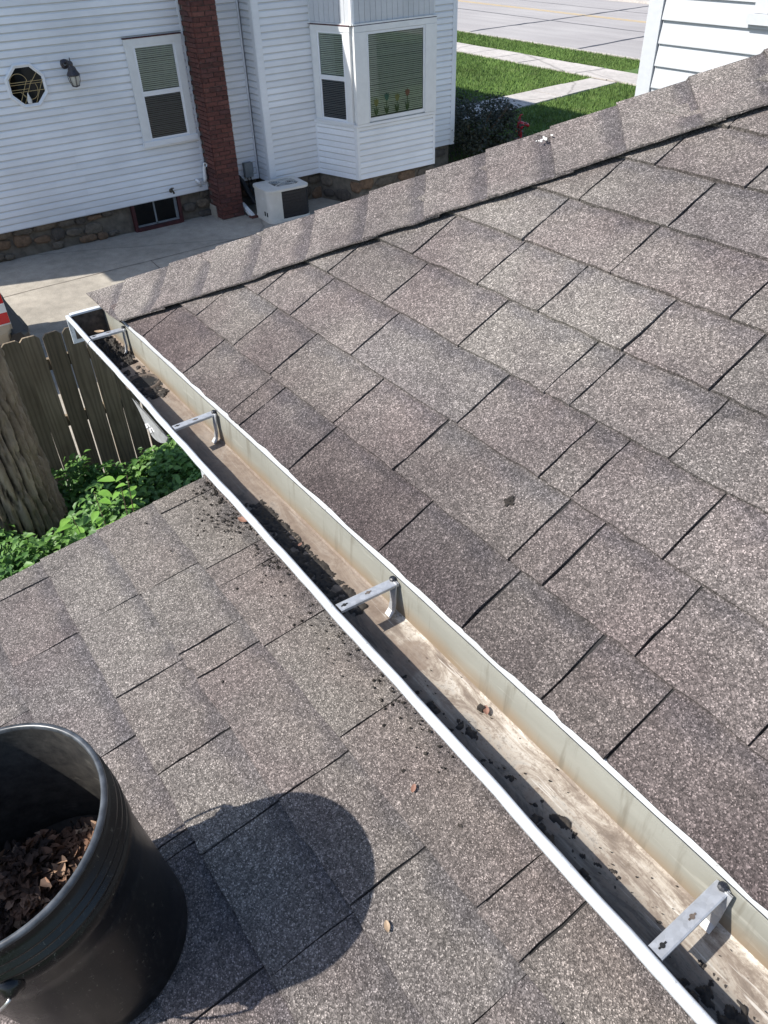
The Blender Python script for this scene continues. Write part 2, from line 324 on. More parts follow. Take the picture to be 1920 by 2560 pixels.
def leaves_np(pos, size, nrm, rngseed=1, aspect=.55, fold=.25):
    """vectorised leaf blades: pos (n,3), size (n,), nrm (n,3) -> verts, tri faces"""
    g = np.random.default_rng(rngseed); n = len(pos)
    nrm = nrm / np.linalg.norm(nrm, axis=1, keepdims=True)
    t = g.normal(size=(n, 3)); t -= nrm * (t * nrm).sum(1, keepdims=True); t /= np.linalg.norm(t, axis=1, keepdims=True); b = np.cross(nrm, t)
    S = size[:, None]
    c0 = pos; c1 = pos + t * S * .42 - nrm * S * .04; c2 = pos + t * S - nrm * S * .16
    l = pos + t * S * .36 + b * S * aspect * .5 + nrm * S * fold * .35; r = pos + t * S * .36 - b * S * aspect * .5 + nrm * S * fold * .35
    l2 = pos + t * S * .72 + b * S * aspect * .33 + nrm * S * fold * .15; r2 = pos + t * S * .72 - b * S * aspect * .33 + nrm * S * fold * .15
    V = np.stack([c0, c1, c2, l, r, l2, r2], 1).reshape(-1, 3)
    F = np.array([(0, 1, 3), (0, 4, 1), (3, 1, 5), (4, 6, 1), (5, 1, 2), (1, 6, 2)]); F = (F[None] + (np.arange(n) * 7)[:, None, None]).reshape(-1, 3)
    return V, F
S = 0.94
def H(x, y, z): return Vector((x * S, y * S, CAM_Z + z * S))   # near units: lens to gutter rim = 1
ex = Vector((1, 0, 0))

# ================================================================= THE SETTING
def sheet(name, pts, z, m, thick=None, **kw):
    mb = MB(); n = len(pts)
    if thick: mb.add([(x, y, z) for x, y in pts] + [(x, y, z - thick) for x, y in pts], [tuple(range(n))] + [(i, i + n, (i + 1) % n + n, (i + 1) % n) for i in range(n)])
    else: mb.add([(x, y, z) for x, y in pts], [tuple(range(n))])
    return mb.build(name, m, kind='structure', **kw)
def ccw(p):
    a = sum(p[i][0] * p[(i + 1) % len(p)][1] - p[(i + 1) % len(p)][0] * p[i][1] for i in range(len(p))); return p if a > 0 else p[::-1]
TH = R(-3.374); st = (math.cos(TH), math.sin(TH)); sn = (math.sin(TH), -math.cos(TH))
G = 4.25
def SV(u, v): return (st[0] * u + sn[0] * v * G, st[1] * u + sn[1] * v * G)
ground = sheet('ground', ccw([(-600, 600), (-600, -600), (600, -600), (600, 600)]), -.03, 'lawn')
yard = sheet('yard_soil', ccw([(-6, 9), (-6, -3.2), (6.0, -3.2), (6.0, 9)]), -.012, 'soil')
lawn = sheet('lawn', ccw([SV(-60, 2.2), SV(120, 2.2), SV(120, 5.19), SV(-60, 5.19)]), -.006, 'lawn')
drive = sheet('driveway', ccw([(5.86, 14), (13.2, 14), (13.2, -6.6), (12.8, -6.6), (12.8, -10.4), (12.25, -10.7), (12.25, -18.2), (5.86, -18.6)]), 0.004, 'concrete', .12)
def seam(pts, wd, z, m, parent, name='joint'):
    mb = MB(); L = []
    for i, p in enumerate(pts):
        a = pts[max(i - 1, 0)]; b = pts[min(i + 1, len(pts) - 1)]; d = Vector((b[0] - a[0], b[1] - a[1])).normalized(); nn = Vector((-d.y, d.x)); k = wd * random.uniform(.35, .65)
        L.append([(p[0] + nn.x * k, p[1] + nn.y * k, z), (p[0] - nn.x * k, p[1] - nn.y * k, z)])
    mb.grid([[l[1], l[0]] for l in L]); return mb.build(name, m, parent)
def wob(a, b, n, j):
    return [(a[0] + (b[0] - a[0]) * i / n + random.uniform(-j, j), a[1] + (b[1] - a[1]) * i / n + random.uniform(-j, j)) for i in range(n + 1)]
for a, b in (((11.66, 6), (11.65, -3.78)), ((11.65, -3.78), (5.9, -3.74)), ((11.65, -3.78), (11.6, -18)), ((13.0, 1.2), (5.9, 1.1)), ((12.3, -9.2), (5.9, -9.2))):
    seam(wob(a, b, 22, .012), .011, .0085, 'mortar', drive, 'expansion_joint')
road = sheet('road', ccw([SV(-200, 5.20), SV(300, 5.20), SV(300, 8.02), SV(-200, 8.02)]), -.004 + .006, 'asphalt')
kerb = sheet('kerb', ccw([SV(-200, 5.165), SV(300, 5.165), SV(300, 5.198), SV(-200, 5.198)]), .035, 'sidewalk', .1)
kerb2 = sheet('kerb', ccw([SV(-200, 8.025), SV(300, 8.025), SV(300, 8.07), SV(-200, 8.07)]), .10, 'sidewalk', .14)
farwalk = sheet('far_sidewalk', ccw([SV(-200, 8.075), SV(300, 8.075), SV(300, 8.9), SV(-200, 8.9)]), .03, 'sidewalk', .1)
def road_line(v0, v1, m, name, u0=-40, u1=90, z=.007):
    MB().add([(*SV(u0, v0), z), (*SV(u1, v0), z), (*SV(u1, v1), z), (*SV(u0, v1), z)], [(3, 2, 1, 0)]).build(name, m, road)
road_line(6.795, 6.82, 'road_yellow', 'yellow_line'); road_line(6.85, 6.875, 'road_yellow', 'yellow_line')
seam(wob((27.6, -23.75), (27.85, -36.2), 26, .05), .17, .0075, 'tar', road, 'tar_seam'); seam(wob((21.4, -23.45), (22.0, -35.8), 26, .05), .16, .0078, 'tar', road, 'tar_seam')
seam(wob((60, -30.6), (2, -26.9), 60, .04), .075, .0074, 'tar', road, 'tar_seam'); seam(wob((60, -35.0), (2, -31.4), 60, .04), .05, .0074, 'tar', road, 'tar_seam')
# sidewalk flags, each its own slab
sw = MB().add([(*SV(-60, 4.414), -.004), (*SV(120, 4.414), -.004), (*SV(120, 4.714), -.004), (*SV(-60, 4.714), -.004)], [(3, 2, 1, 0)]).build('sidewalk', 'soil', kind='structure')
u = 2.0
while u < 46:
    L = 1.32 + random.uniform(-.03, .03); v0 = 4.416 + random.uniform(-.004, .004); v1 = 4.712 + random.uniform(-.004, .004); z = .028 + random.uniform(-.006, .006)
    q = ccw([SV(u + .01, v0), SV(u + L - .012, v0), SV(u + L - .012, v1), SV(u + .01, v1)])
    MB().add([(x, y, z + random.uniform(-.004, .004)) for x, y in q] + [(x, y, -.03) for x, y in q], [(0, 1, 2, 3), (0, 4, 5, 1), (1, 5, 6, 2), (2, 6, 7, 3), (3, 7, 4, 0)]).build('slab', 'sidewalk', sw); u += L
fw = MB().add([(15.75, -10.8, -.003), (17.05, -10.8, -.003), (17.25, -19.8, -.003), (16.3, -19.8, -.003)], [(3, 2, 1, 0)]).build('front_walk', 'soil', kind='structure')
yy = -10.9
while yy > -19.6:
    L = 1.25; y1 = max(yy - L, -19.75); f0 = (yy + 15.9) / 3.85; 
    def xe(y, near): return (15.80 + (16.30 - 15.80) * (-15.9 - y) / 3.85 * .98) if near else (17.0 + (17.24 - 17.0) * (-15.9 - y) / 3.85)
    z = .024 + random.uniform(-.006, .006); q = ccw([(xe(yy, 1), yy - .01), (xe(yy, 0), yy - .01), (xe(y1, 0), y1 + .01), (xe(y1, 1), y1 + .01)])
    MB().add([(x, y, z) for x, y in q] + [(x, y, -.03) for x, y in q], [(0, 1, 2, 3), (0, 4, 5, 1), (1, 5, 6, 2), (2, 6, 7, 3), (3, 7, 4, 0)]).build('slab', 'sidewalk', fw); yy = y1
    if yy < -19.6: break
def grass_patch(n, region, seed, hmin=.035, hmax=.085):
    g = np.random.default_rng(seed); P = g.uniform(size=(n * 3, 2)); x = region[0] + P[:, 0] * (region[1] - region[0]); y = region[2] + P[:, 1] * (region[3] - region[2])
    v = (x * sn[0] + y * sn[1]) / G + g.normal(0, .007, len(x)); x = x + g.normal(0, .02, len(x))
    ok = (x > 12.35) & ~((v > 4.405) & (v < 4.725)) & (v < 5.165) & ~((x > 15.72 + (-15.9 - y) * .13) & (x < 17.04 + (-15.9 - y) * .062)) & ~((y > -10.8) & (x > 12.5))
    x, y = x[ok][:n], y[ok][:n]; m = len(x); h = g.uniform(hmin, hmax, m); a = g.uniform(0, 6.28, m); wd = g.uniform(.006, .014, m); lean = g.normal(size=(m, 2)) * .03
    b0 = np.stack([x - np.cos(a) * wd, y - np.sin(a) * wd, np.full(m, -.01)], 1); b1 = np.stack([x + np.cos(a) * wd, y + np.sin(a) * wd, np.full(m, -.01)], 1); t = np.stack([x + lean[:, 0], y + lean[:, 1], h], 1)
    V = np.stack([b0, b1, t], 1).reshape(-1, 3); F = np.arange(m * 3).reshape(-1, 3); return V, F
V, F = grass_patch(190000, (12.3, 33, -27, -10.5), 3)
npmesh('lawn_grass', V, F, 'grass_blade', label='short mown green grass on the lawn by the sidewalk', cat='grass', kind='stuff')

# ================================================================= UPPER HIP ROOF
A = R(26.57); ca, sa = math.cos(A), math.sin(A)
EY = -.61
def UP(x, s, h=0):   # point on the upper roof plane, s up the slope, h along the normal
    return H(x, EY - s * ca, -1 + s * sa) + Vector((0, sa, ca)) * h
XC = 2.563
def xhip(s): return XC - s * ca
roof = thing('hip_roof', 'weathered grey-brown asphalt shingle hip roof sloping up to the right of the gutter', 'roof', H(XC, EY, -1))
def tab(fn, x0, x1, s0, s1, parent, m, clip=None, h0=.0080, h1=.0018, base=-.001, over=.022, name='shingle'):
    nx, ns = 6, 4; mb = MB(); top = []; uv = []
    sx = sorted((x0, x1)); x0, x1 = sx
    ja = [random.gauss(0, .0017) for _ in range(nx + 1)]; curl = [max(0, random.gauss(.001, .0016)) for _ in range(nx + 1)]
    jl = [random.gauss(0, .0011) for _ in range(ns + 1)]; jr = [random.gauss(0, .0011) for _ in range(ns + 1)]
    e = s1 + over
    for j in range(ns + 1):
        f = j / ns; row = []
        s = s0 + (e - s0) * f; a, b = x0 + jl[j], x1 + jr[j]
        if clip: b = min(b, clip(s)); a = min(a, b - .0005)
        for i in range(nx + 1):
            g = i / nx; ss = s + (ja[i] if j == 0 else 0); hh = (h0 + (h1 - h0) * min(1, (s - s0) / (s1 - s0))) + (curl[i] * (1 - f) ** 2)
            if j == ns: hh = h1 * .3
            row.append((a + (b - a) * g, ss, hh)); uv.append((a + (b - a) * g, (s - s0) / (s1 - s0)))
        top.append(row)
    mb.grid([[fn(*p) for p in r] for r in top])
    # skirts: butt edge and both sides
    edge = [top[0][i] for i in range(nx + 1)]; fr = [[fn(p[0], p[1], base) for p in edge], [fn(*p) for p in edge]]
    mb.grid(fr); uv += [(p[0], 0) for p in edge] * 2
    for sd in (0, nx):
        c = [top[j][sd] for j in range(ns + 1)]; r0 = [fn(*p) for p in c]; r1 = [fn(p[0], p[1], base) for p in c]
        mb.grid([r0, r1] if sd == 0 else [r1, r0]); uv += [(p[0], .3) for p in c] * 2
    mb.uvs = uv
    return mb.build(name, m, parent)
SLOTS = {0: [2.132, 1.84, 1.572, 1.507, 1.275, .929, .679, .487, .356], 1: [2.018, 1.782, 1.579, 1.286, 1.054, .709, .625, .429], 2: [1.884, 1.709, 1.418, 1.027, .788, .708, .505],
         3: [1.737, 1.485, 1.191, .925, .857, .623], 4: [1.547, 1.296, 1.098, .862], 5: [1.302, 1.033, .738], 6: [1.268, 1.014], 7: [1.179, .941]}
XEND = -1.35
ctr = [0]
def rows_upper():
    for k in range(16):
        s0 = .0135 if k == 0 else .161 + .1585 * (k - 1); s1 = .161 + .1585 * k
        if s1 > 2.5: break
        xs = list(SLOTS.get(k, []))
        x = xs[-1] if xs else xhip(s1) - .06 - random.random() * .15
        if not xs: xs = [x]
        while x > XEND:
            x -= random.choice([.2, .235, .25, .27, .293, .345, .08]); xs.append(x)
        b = [xhip(s0) + .3] + xs
        for i in range(len(b) - 1):
            if b[i + 1] > xhip(s0) - .01: continue
            g = .0018 if (k, i) in ((0, 3), (1, 7), (2, 5), (3, 4)) else .0028
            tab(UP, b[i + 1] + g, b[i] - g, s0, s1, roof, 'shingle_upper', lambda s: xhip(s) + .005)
rows_upper()
# dark felt under the tabs, and the roof planes facing the drive and the street
dk = MB(); dk.add([UP(XC - .012, .016, -.001), UP(xhip(2.53), 2.53, -.001), UP(XEND - .1, 2.53, -.001), UP(XEND - .1, .016, -.001)], [(0, 1, 2, 3)]); dk.build('roof_deck', 'bitumen', roof)
def UE(y, s, h=0): return H(XC - s * ca, y, -1 + s * sa) + Vector((sa, 0, ca)) * h    # drive-side plane
for k in range(16):
    s0 = .012 if k == 0 else .161 + .1585 * (k - 1); s1 = .161 + .1585 * k
    if s1 > 2.5: break
    ytop = EY - s0 * ca; ybot = -5.10 + s0 * ca; y = ytop
    while y > ybot + .02:
        w_ = random.choice([.25, .293, .345, .39]); y1 = max(y - w_, ybot)
        tab(lambda yy, s, h: UE(yy, s, h), y1 + .003, y - .003, s0, s1, roof, 'shingle_upper', lambda s: EY - s * ca + .004); y = y1
MB().add([UE(EY, 0, -.001), UE(-5.10, 0, -.001), UE(-2.87, 2.53, -.001)], [(0, 1, 2)]).build('roof_deck', 'bitumen', roof)
MB().add([UP(XEND - .1, 2.53, .004), UP(xhip(2.53), 2.53, .004), H(XC, -5.10, -1), H(XEND - .1, -5.10, -1)], [(0, 1, 2, 3)]).build('rear_slope', 'shingle_upper', roof)
# hip caps
dh = Vector((-ca, -ca, sa)).normalized(); n1 = Vector((0, sa, ca)); n2 = Vector((sa, 0, ca))
w1 = n1.cross(dh); w1 = w1 if w1.y > 0 else -w1; w2 = n2.cross(dh); w2 = w2 if w2.x > 0 else -w2
C0 = H(XC, EY, -1) + Vector((0, 0, -.006))
def cap_piece(p0, L, hw, hl, hu, jag):
    mb = MB(); lat = [-1, -.66, -.33, -.1, 0, .1, .33, .66, 1]; rows = []; uv = []
    N = 6; j0 = [random.gauss(0, .0015) for _ in lat]
    for j in range(N + 1):
        f = j / N; row = []; hgt = hl + (hu - hl) * f
        for i, q in enumerate(lat):
            wdir, nn = (w1, n1) if q >= 0 else (w2, n2); aq = abs(q); p = p0 + L * f + (j0[i] if j == 0 else 0)
            edge = random.gauss(0, .0012) if aq == 1 else 0
            P = C0 + dh * (p * S) + wdir * (aq * hw * S + edge) + ((n1 + n2).normalized() if aq < .05 else nn) * (hgt + ((.0014 * math.sin(f * 3 + p0 * 7) + .0105 + .004 * f) if aq == 1 else 0))
            if q >= 0:                                    # trimmed along the eave
                s = (EY * S - P.y) / ca
                if s < -.012: P += dh * ((-.012 - s) * ca / -dh.y)
            else:
                s = (XC * S - P.x) / ca
                if s < -.012: P += dh * ((-.012 - s) * ca / -dh.x)
            row.append(P); uv.append((q, max(0, min(1, (p - p0) / .172)) if f > 0 else 0))
        rows.append(row)
    mb.grid(rows); low = [[p - (n1 + n2).normalized() * .0045 for p in r] for r in rows]
    mb.grid([low[0], rows[0]]); uv += [(0, 0)] * 18; mb.grid([[r[-1] for r in rows], [r[-1] for r in low]]); uv += [(0, .3)] * 14; mb.grid([[r[0] for r in low], [r[0] for r in rows]]); uv += [(0, .3)] * 14
    mb.uvs = uv; return mb.build('hip_cap', 'shingle_cap', roof)
for i in range(22):
    cap_piece(-.02 + .1725 * i, .215 if i else .215, .222 + random.gauss(0, .0015), .0195, .0112, .3)
# fascia, drip edge and walls of the wing
MB().box(H(XC - .14, -.628, -1.16), H(XEND - .1, -.66, -1.012)).build('fascia', 'gutter_paint', roof)
MB().box(H(XC - .14, -.64, -1.16), H(XC - .172, -5.1, -1.012)).build('fascia', 'gutter_paint', roof)
mb = MB(); mb.box(H(XC - .06, -.6185, -1.006), H(XEND - .1, -.634, -.9985)); mb.build('drip_edge', 'gutter_paint', roof)
MB().box(H(XC - .3, -.75, -4.5), H(XEND - .1, -5.0, -1.14)).build('wall', 'clapboard_paint', roof)
for (x, s) in ((.7976, .2452),):
    mb = MB(); 
    for q in range(9): c = UP(x + random.gauss(0, .004), s + random.gauss(0, .005), .005); mb.obox(c, *[Vector(v).normalized() for v in ((1, .3, 0), (-.3, 1, 0), (0, 0, 1))], (random.uniform(.002, .006), random.uniform(.002, .005), .002))
    mb.build('moss_clump', 'sludge', label='small dark clump stuck in the middle of the upper roof shingles', cat='moss')
mb = MB()
for q in range(11): mb.obox(UP(1.512 + random.gauss(0, .009), 1.088 + random.gauss(0, .006), .0215), (1, 0, 0), (0, ca, -sa), (0, sa, ca), (random.uniform(.001, .004), random.uniform(.001, .0025), .0006))
mb.build('bird_dropping', 'snow', label='pale bird dropping splashed on the hip cap shingles', cat='bird dropping')
# rear section joins the main house
house_mat = 'clapboard_paint'

# ================================================================= LOWER ROOF
Q = R(7.6); n_lo = Vector((0, math.sin(Q), math.cos(Q))); e_lo = Vector((0, -math.cos(Q), math.sin(Q)))
def LP(x, t, h=0): return H(0, 0, 0) + (ex * x + e_lo * t - n_lo * 1.33) * S + n_lo * h
lroof = thing('lower_roof', 'low-pitched grey-brown asphalt shingle roof below the gutter holding the bucket', 'roof', LP(1.753, -.9))
LS = {3: [1.266, 1.058, 1.0, .828, .603, .299, .223], 2: [1.09, .911, .845, .58, .399], 1: [1.094, .9015, .73, .58, .393], 0: [1.264, 1.085, .817, .628, .605, .41, .30], -1: [1.20, .983, .80, .62, .45, .33]}
RAKE = 1.753; t0 = -.0665 - .1593
for k in range(-9, 5):
    a = -.0665 + .1593 * (k - 1); b = a + .1593
    if k == 4: b = a + .03
    xs = [v * 1.33 for v in LS.get(k, [])]
    x = xs[-1] if xs else RAKE - .08 - random.random() * .2
    if not xs: xs = [x]
    while x > -1.5: x -= random.choice([.2, .235, .25, .27, .293, .345, .08]); xs.append(x)
    bb = [RAKE + random.uniform(-.004, .004)] + xs
    for i in range(len(bb) - 1):
        g = random.choice([.0014, .0019, .0023]) if i else .0020
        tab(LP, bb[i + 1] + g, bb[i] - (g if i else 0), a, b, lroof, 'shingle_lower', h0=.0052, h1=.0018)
MB().add([LP(RAKE - .004, -1.7, -.001), LP(RAKE - .004, .46, -.001), LP(-1.6, .46, -.001), LP(-1.6, -1.7, -.001)], [(0, 1, 2, 3)]).build('roof_deck', 'bitumen', lroof)
mb = MB(); mb.hexa([LP(RAKE - .03, -1.7, -.16), LP(RAKE - .01, -1.7, -.16), LP(RAKE - .01, .36, -.16), LP(RAKE - .03, .36, -.16), LP(RAKE - .03, -1.7, -.003), LP(RAKE - .01, -1.7, -.003), LP(RAKE - .01, .36, -.003), LP(RAKE - .03, .36, -.003)]); mb.build('rake_board', 'gutter_paint', lroof)
MB().box((-1.4, 1.3, 0), (1.45, -.6, 2.80)).build('wall', 'clapboard_paint', lroof)
# ================================================================= GUTTER
gut = thing('roof_gutter', 'white metal gutter with stained trough running diagonally between the two roofs', 'gutter', H(2.46, -.55, -1.08))
def lip_in(x): return -.504 + (2.46 - x) * .0141
GX = [2.46 - i * .04 for i in range(92)]
def dent(x): return .0007 * math.sin(x * 9.1) + .0006 * math.sin(x * 23 + 1) + .0005 * math.sin(x * 51 + 2)
def sweep(prof, xs=GX, m='gutter_paint', name='part', smooth=False, jit=0.0):
    mb = MB(); mb.grid([[H(x, y + random.gauss(0, jit), z + random.gauss(0, jit)) for (y, z) in prof(x)] for x in xs]); return mb.build(name, m, gut, smooth)
FZ = -1.085
sweep(lambda x: [(-.6145, -1.004), (-.6135, -1.0), (-.6115, -1.0), (-.6085, FZ + .004)], m='gutter_back', name='back_wall')
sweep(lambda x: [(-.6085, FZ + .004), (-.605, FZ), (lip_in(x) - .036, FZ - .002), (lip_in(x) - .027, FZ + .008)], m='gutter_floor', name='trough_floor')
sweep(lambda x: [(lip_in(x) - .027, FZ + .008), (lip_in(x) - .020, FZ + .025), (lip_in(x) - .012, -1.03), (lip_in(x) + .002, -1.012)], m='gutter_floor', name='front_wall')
def lip(x):
    a = lip_in(x) + dent(x); w_ = .0125 + (2.46 - x) * .0010
    return [(a + .003, -1.016), (a - .001, -1.010), (a, -1.0035), (a + .003, -1.0005), (a + w_ * .5, -.9995), (a + w_ * .85, -1.001), (a + w_, -1.005), (a + w_ + .0005, -1.012), (a + w_ - .006, -1.0155), (a - .008, -1.022), (a - .015, -1.06), (a - .031, -1.096)]
sweep(lip, m='gutter_paint', name='front_lip', smooth=True, jit=.00025)
sweep(lambda x: [(lip_in(x) - .031, -1.097), (-.616, -1.096), (-.6165, -1.004)], m='gutter_paint', name='outer_shell')
mb = MB(); mb.box(H(2.461, -.612, -1.097), H(2.466, lip_in(2.46) + .012, -1.002)); mb.box(H(2.452, -.612, -1.0045), H(2.469, lip_in(2.46) - .002, -.9985)); mb.build('end_cap', 'gutter_paint', gut)
mb = MB(); mb.box(H(2.4595, -.612, -1.084), H(2.4605, lip_in(2.46) - .002, -1.0045)); mb.build('end_cap_inside', 'silt', gut)
mb = MB(); mb.grid([[H(x, y + .0006, z + .0012) for (y, z) in lip(x)] for x in (2.2325, 2.2295)]); mb.build('splice_joint', 'black_hole', gut)
for xh in (2.262, 1.632, .861, .1455, -.55, -1.0):
    hg = MB(); a = lip_in(xh) - .002; b = -.609; hw = .0105
    tilt = random.uniform(-.006, .006)
    z0, z1 = -1.003, -1.003
    P = lambda x, y, z: H(x, y, z)
    def seg(f): return (a + (b - a) * f, z0 + (z1 - z0) * f)
    rows = []
    for f in [0, .08, .5, .92, 1.0]:
        y, z = seg(f); xx = xh + tilt * (f - .5)
        rows.append([P(xx + hw, y, z - .007), P(xx + hw, y, z - .0012), P(xx + hw * .8, y, z), P(xx - hw * .8, y, z), P(xx - hw, y, z - .0012), P(xx - hw, y, z - .007)])
    hg.grid(rows); root = hg.build('hanger', 'galvanised', gut)
    lg = MB(); yb = -.602; xx = xh - tilt * .3
    prof = [(yb - .003, -1.001), (yb - .001, -1.012), (yb + .0005, -1.03), (yb + .001, -1.055), (yb + .005, -1.072), (yb + .014, FZ + .003)]
    lg.grid([[P(xx - hw * 1.5, y, z) for y, z in prof], [P(xx + hw * .2, y, z) for y, z in prof]]); lg.grid([[P(xx - hw * 1.5, y + .0025, z) for y, z in prof], [P(xx + hw * .2, y + .0025, z) for y, z in prof]]); lg.grid([[P(xx - hw * 1.5, y, z) for y, z in prof], [P(xx - hw * 1.5, y + .0025, z) for y, z in prof]])
    lg.build('hanger_leg', 'galvanised', root)
    sc_ = MB(); y, z = seg(.97); sc_.lathe(P(xx, y, z + .0005), (0, 0, 1), [(.0062, 0), (.0062, .004), (.004, .0055), (.0005, .0056)], 8); sc_.build('screw', 'truck_dark', root)
    for f in (.10, .52):
        y, z = seg(f); ho = MB(); nrm = (0, 0, 1)
        ho.lathe(P(xx, y, z + .0006), nrm, [(.0034, .0), (.0002, .0003)], 10); ho.bar(P(xx, y - .007, z + .0007), P(xx, y + .007, z + .0007), .0022, .0004); ho.build('keyhole', 'black_hole' if f < .3 else 'silt', root)
# round outlet in the floor and its outside flange
mb = MB(); c = H(2.045, -.566, FZ + .0015)
mb.lathe(c, (0, 0, 1), [(.036, .000), (.040, .0045), (.046, .0035), (.049, 0)], 28); mb.build('outlet_ring', 'silt', gut, True)
mb = MB(); mb.lathe(c, (0, 0, 1), [(.0365, .0008), (.001, .0006)], 28); mb.build('outlet_hole', 'black_hole', gut)
mb = MB(); top = []; bot = []
for i in range(13):
    f = i / 12; x = 1.885 - .215 * f; d = .052 * math.sin(math.pi * f) ** .6
    top.append(H(x, lip_in(x) + .016, -1.03)); bot.append(H(x, lip_in(x) + .006 + .008 * math.sin(math.pi * f), -1.05 - d))
mb.grid([top, bot]); mb.grid([[p - Vector((0, .003, 0)) for p in bot], [p - Vector((0, .003, 0)) for p in top]]); mb.build('downpipe_flange', 'galvanised', gut)
mb = MB(); 
for f in (.42, .55): x = 1.885 - .215 * f; mb.bar(H(x + .008, lip_in(x) + .018, -1.072), H(x - .006, lip_in(x) + .02, -1.078), .004, .004)
mb.build('flange_screw', 'steel', gut)
# wet black muck
def muck(name, x0, x1, y0, y1, thr, hmax, seed, label):
    nx = int(abs(x1 - x0) / .0021); ny = int(abs(y1 - y0) / .0021); g = np.random.default_rng(seed)
    def sm(a, k):
        for _ in range(k): a = (a + np.roll(a, 1, 0) + np.roll(a, -1, 0) + np.roll(a, 1, 1) + np.roll(a, -1, 1)) / 5
        return a / a.std()
    b = sm(g.normal(size=(nx, ny)), 34); m_ = sm(g.normal(size=(nx, ny)), 7); s2 = sm(g.normal(size=(nx, ny)), 1)
    yy = np.linspace(0, 1, ny)[None]; xx = np.linspace(0, 1, nx)[:, None]
    env = np.minimum(1, np.minimum(xx, 1 - xx) * 8) * np.minimum(1, np.minimum(yy * 4 + .5, (1 - yy) * 5))
    h = b * .55 + m_ * .45 + s2 * .22 + env * 1.6 - thr; h = np.clip(np.clip(h, 0, 9) ** .6 * .55, 0, 1.3) * hmax * (0.8 + .2 * m_ + .22 * s2)
    V = []; idx = -np.ones((nx, ny), int)
    keep = h > .0006; F = []
    for i in range(nx):
        for j in range(ny):
            idx[i, j] = len(V); V.append(H(x0 + (x1 - x0) * i / nx, y0 + (y1 - y0) * j / ny, FZ + .0004) + Vector((0, 0, max(h[i, j], 0) - (.002 if not keep[i, j] else 0))))
    for i in range(nx - 1):
        for j in range(ny - 1):
            if keep[i:i + 2, j:j + 2].any(): F.append((idx[i, j], idx[i, j + 1], idx[i + 1, j + 1], idx[i + 1, j]))
    return npmesh(name, np.array([tuple(v) for v in V]), F, 'sludge', label=label, cat='debris', kind='stuff')
muck('gutter_muck', 1.36, .88, -.572, -.505, .85, .0032, 5, 'long black muck patch in the shaded middle of the gutter')
muck('gutter_muck', 2.44, 2.17, -.604, -.515, .75, .014, 8, 'black muck heaped at the far capped end of the gutter')
muck('gutter_muck', .13, .02, -.560, -.49, 1.95, .005, 9, 'black muck clot under the nearest gutter hanger')
muck('gutter_muck', .80, .17, -.556, -.50, 2.55, .003, 11, 'thin black muck flecks along the near shaded gutter floor')
muck('gutter_muck', 2.16, 1.92, -.61, -.53, 1.45, .006, 14, 'dark wet silt around the round gutter outlet')
mb = MB()
for _ in range(80):
    x = random.uniform(.02, .75); y = random.choice([random.gauss(-.545, .012), random.gauss(-.585, .02)]); r = abs(random.gauss(.0004, .0005)) + .0003
    mb.obox(H(x, max(min(y, -.50), -.605), FZ + .0015), Vector((random.random(), random.random(), .1)).normalized(), Vector((0, .1, 1)).normalized(), Vector((1, 0, 0)), (r, r * .6, r))
mb.build('gutter_grit', 'sludge', label='scattered black grit on the near gutter floor', cat='debris', kind='stuff')
def leaf_thing(name, pos, size, rz, m, label, tilt=(.2, .1), cat='leaf', nrm=None):
    mb = MB(); o = Vector(pos); c, s_ = math.cos(rz), math.sin(rz); rows = []
    n_ = Vector(nrm) if nrm else Vector((0, 0, 1)); t_ = Vector((c, s_, 0)); t_ = (t_ - n_ * t_.dot(n_)).normalized(); b_ = n_.cross(t_)
    for i in range(6):
        f = i / 5; wd = size * .28 * math.sin(math.pi * min(1, f * .92 + .05)) ** .7; ln = (f - .5) * size; curl = size * (.35 * (f - .5) ** 2 + .04)
        rows.append([o + t_ * ln + b_ * (wd * k_) + n_ * (curl + abs(k_) * wd * .35 + .001) for k_ in (-1, -.4, .1, .6, 1)])
    mb.grid(rows); ob = mb.build(name, m, None, False, label=label, cat=cat); return ob
leaf_thing('dead_leaf', LP(1.4946, .4088, .008), .033, .5, 'debris_leaf', 'curled reddish dead leaf on the lower roof against the far gutter lip', nrm=n_lo)
leaf_thing('dead_leaf', LP(.624, .299, .008), .016, 2.2, 'debris_leaf', 'tiny curled brown leaf between the bucket shadow and the gutter', nrm=n_lo)
leaf_thing('dead_leaf', LP(.4656, .123, .008), .017, 2.7, 'debris_tan', 'small tan and brown leaf scrap just right of the bucket shadow', nrm=n_lo)
leaf_thing('dead_leaf', H(.5735, -.588, FZ + .004), .018, 2.5, 'debris_leaf', 'rust-brown leaf with dark clod on the pale sunlit gutter floor')
leaf_thing('dead_leaf', H(2.40, -.565, FZ + .028), .030, .9, 'debris_tan', 'orange-tan leaf on the muck at the far gutter end')
leaf_thing('dead_leaf', H(1.13, -.553, FZ + .011), .012, 1.9, 'debris_leaf', 'tiny red-brown leaf on the long black muck patch')
mb = MB(); mb.obox(H(.583, -.585, FZ + .005), (1, .2, 0), (-.2, 1, 0), (0, 0, 1), (.005, .004, .004)); mb.build('dirt_clod', 'sludge', label='black dirt clod beside the rust-brown leaf in the gutter', cat='dirt')
leaf_thing('debris_speck', LP(.5193, .3204, .005), .009, 0, 'sludge', 'dark round speck on the lower roof close to the gutter lip', cat='debris', nrm=n_lo)
mb = MB()
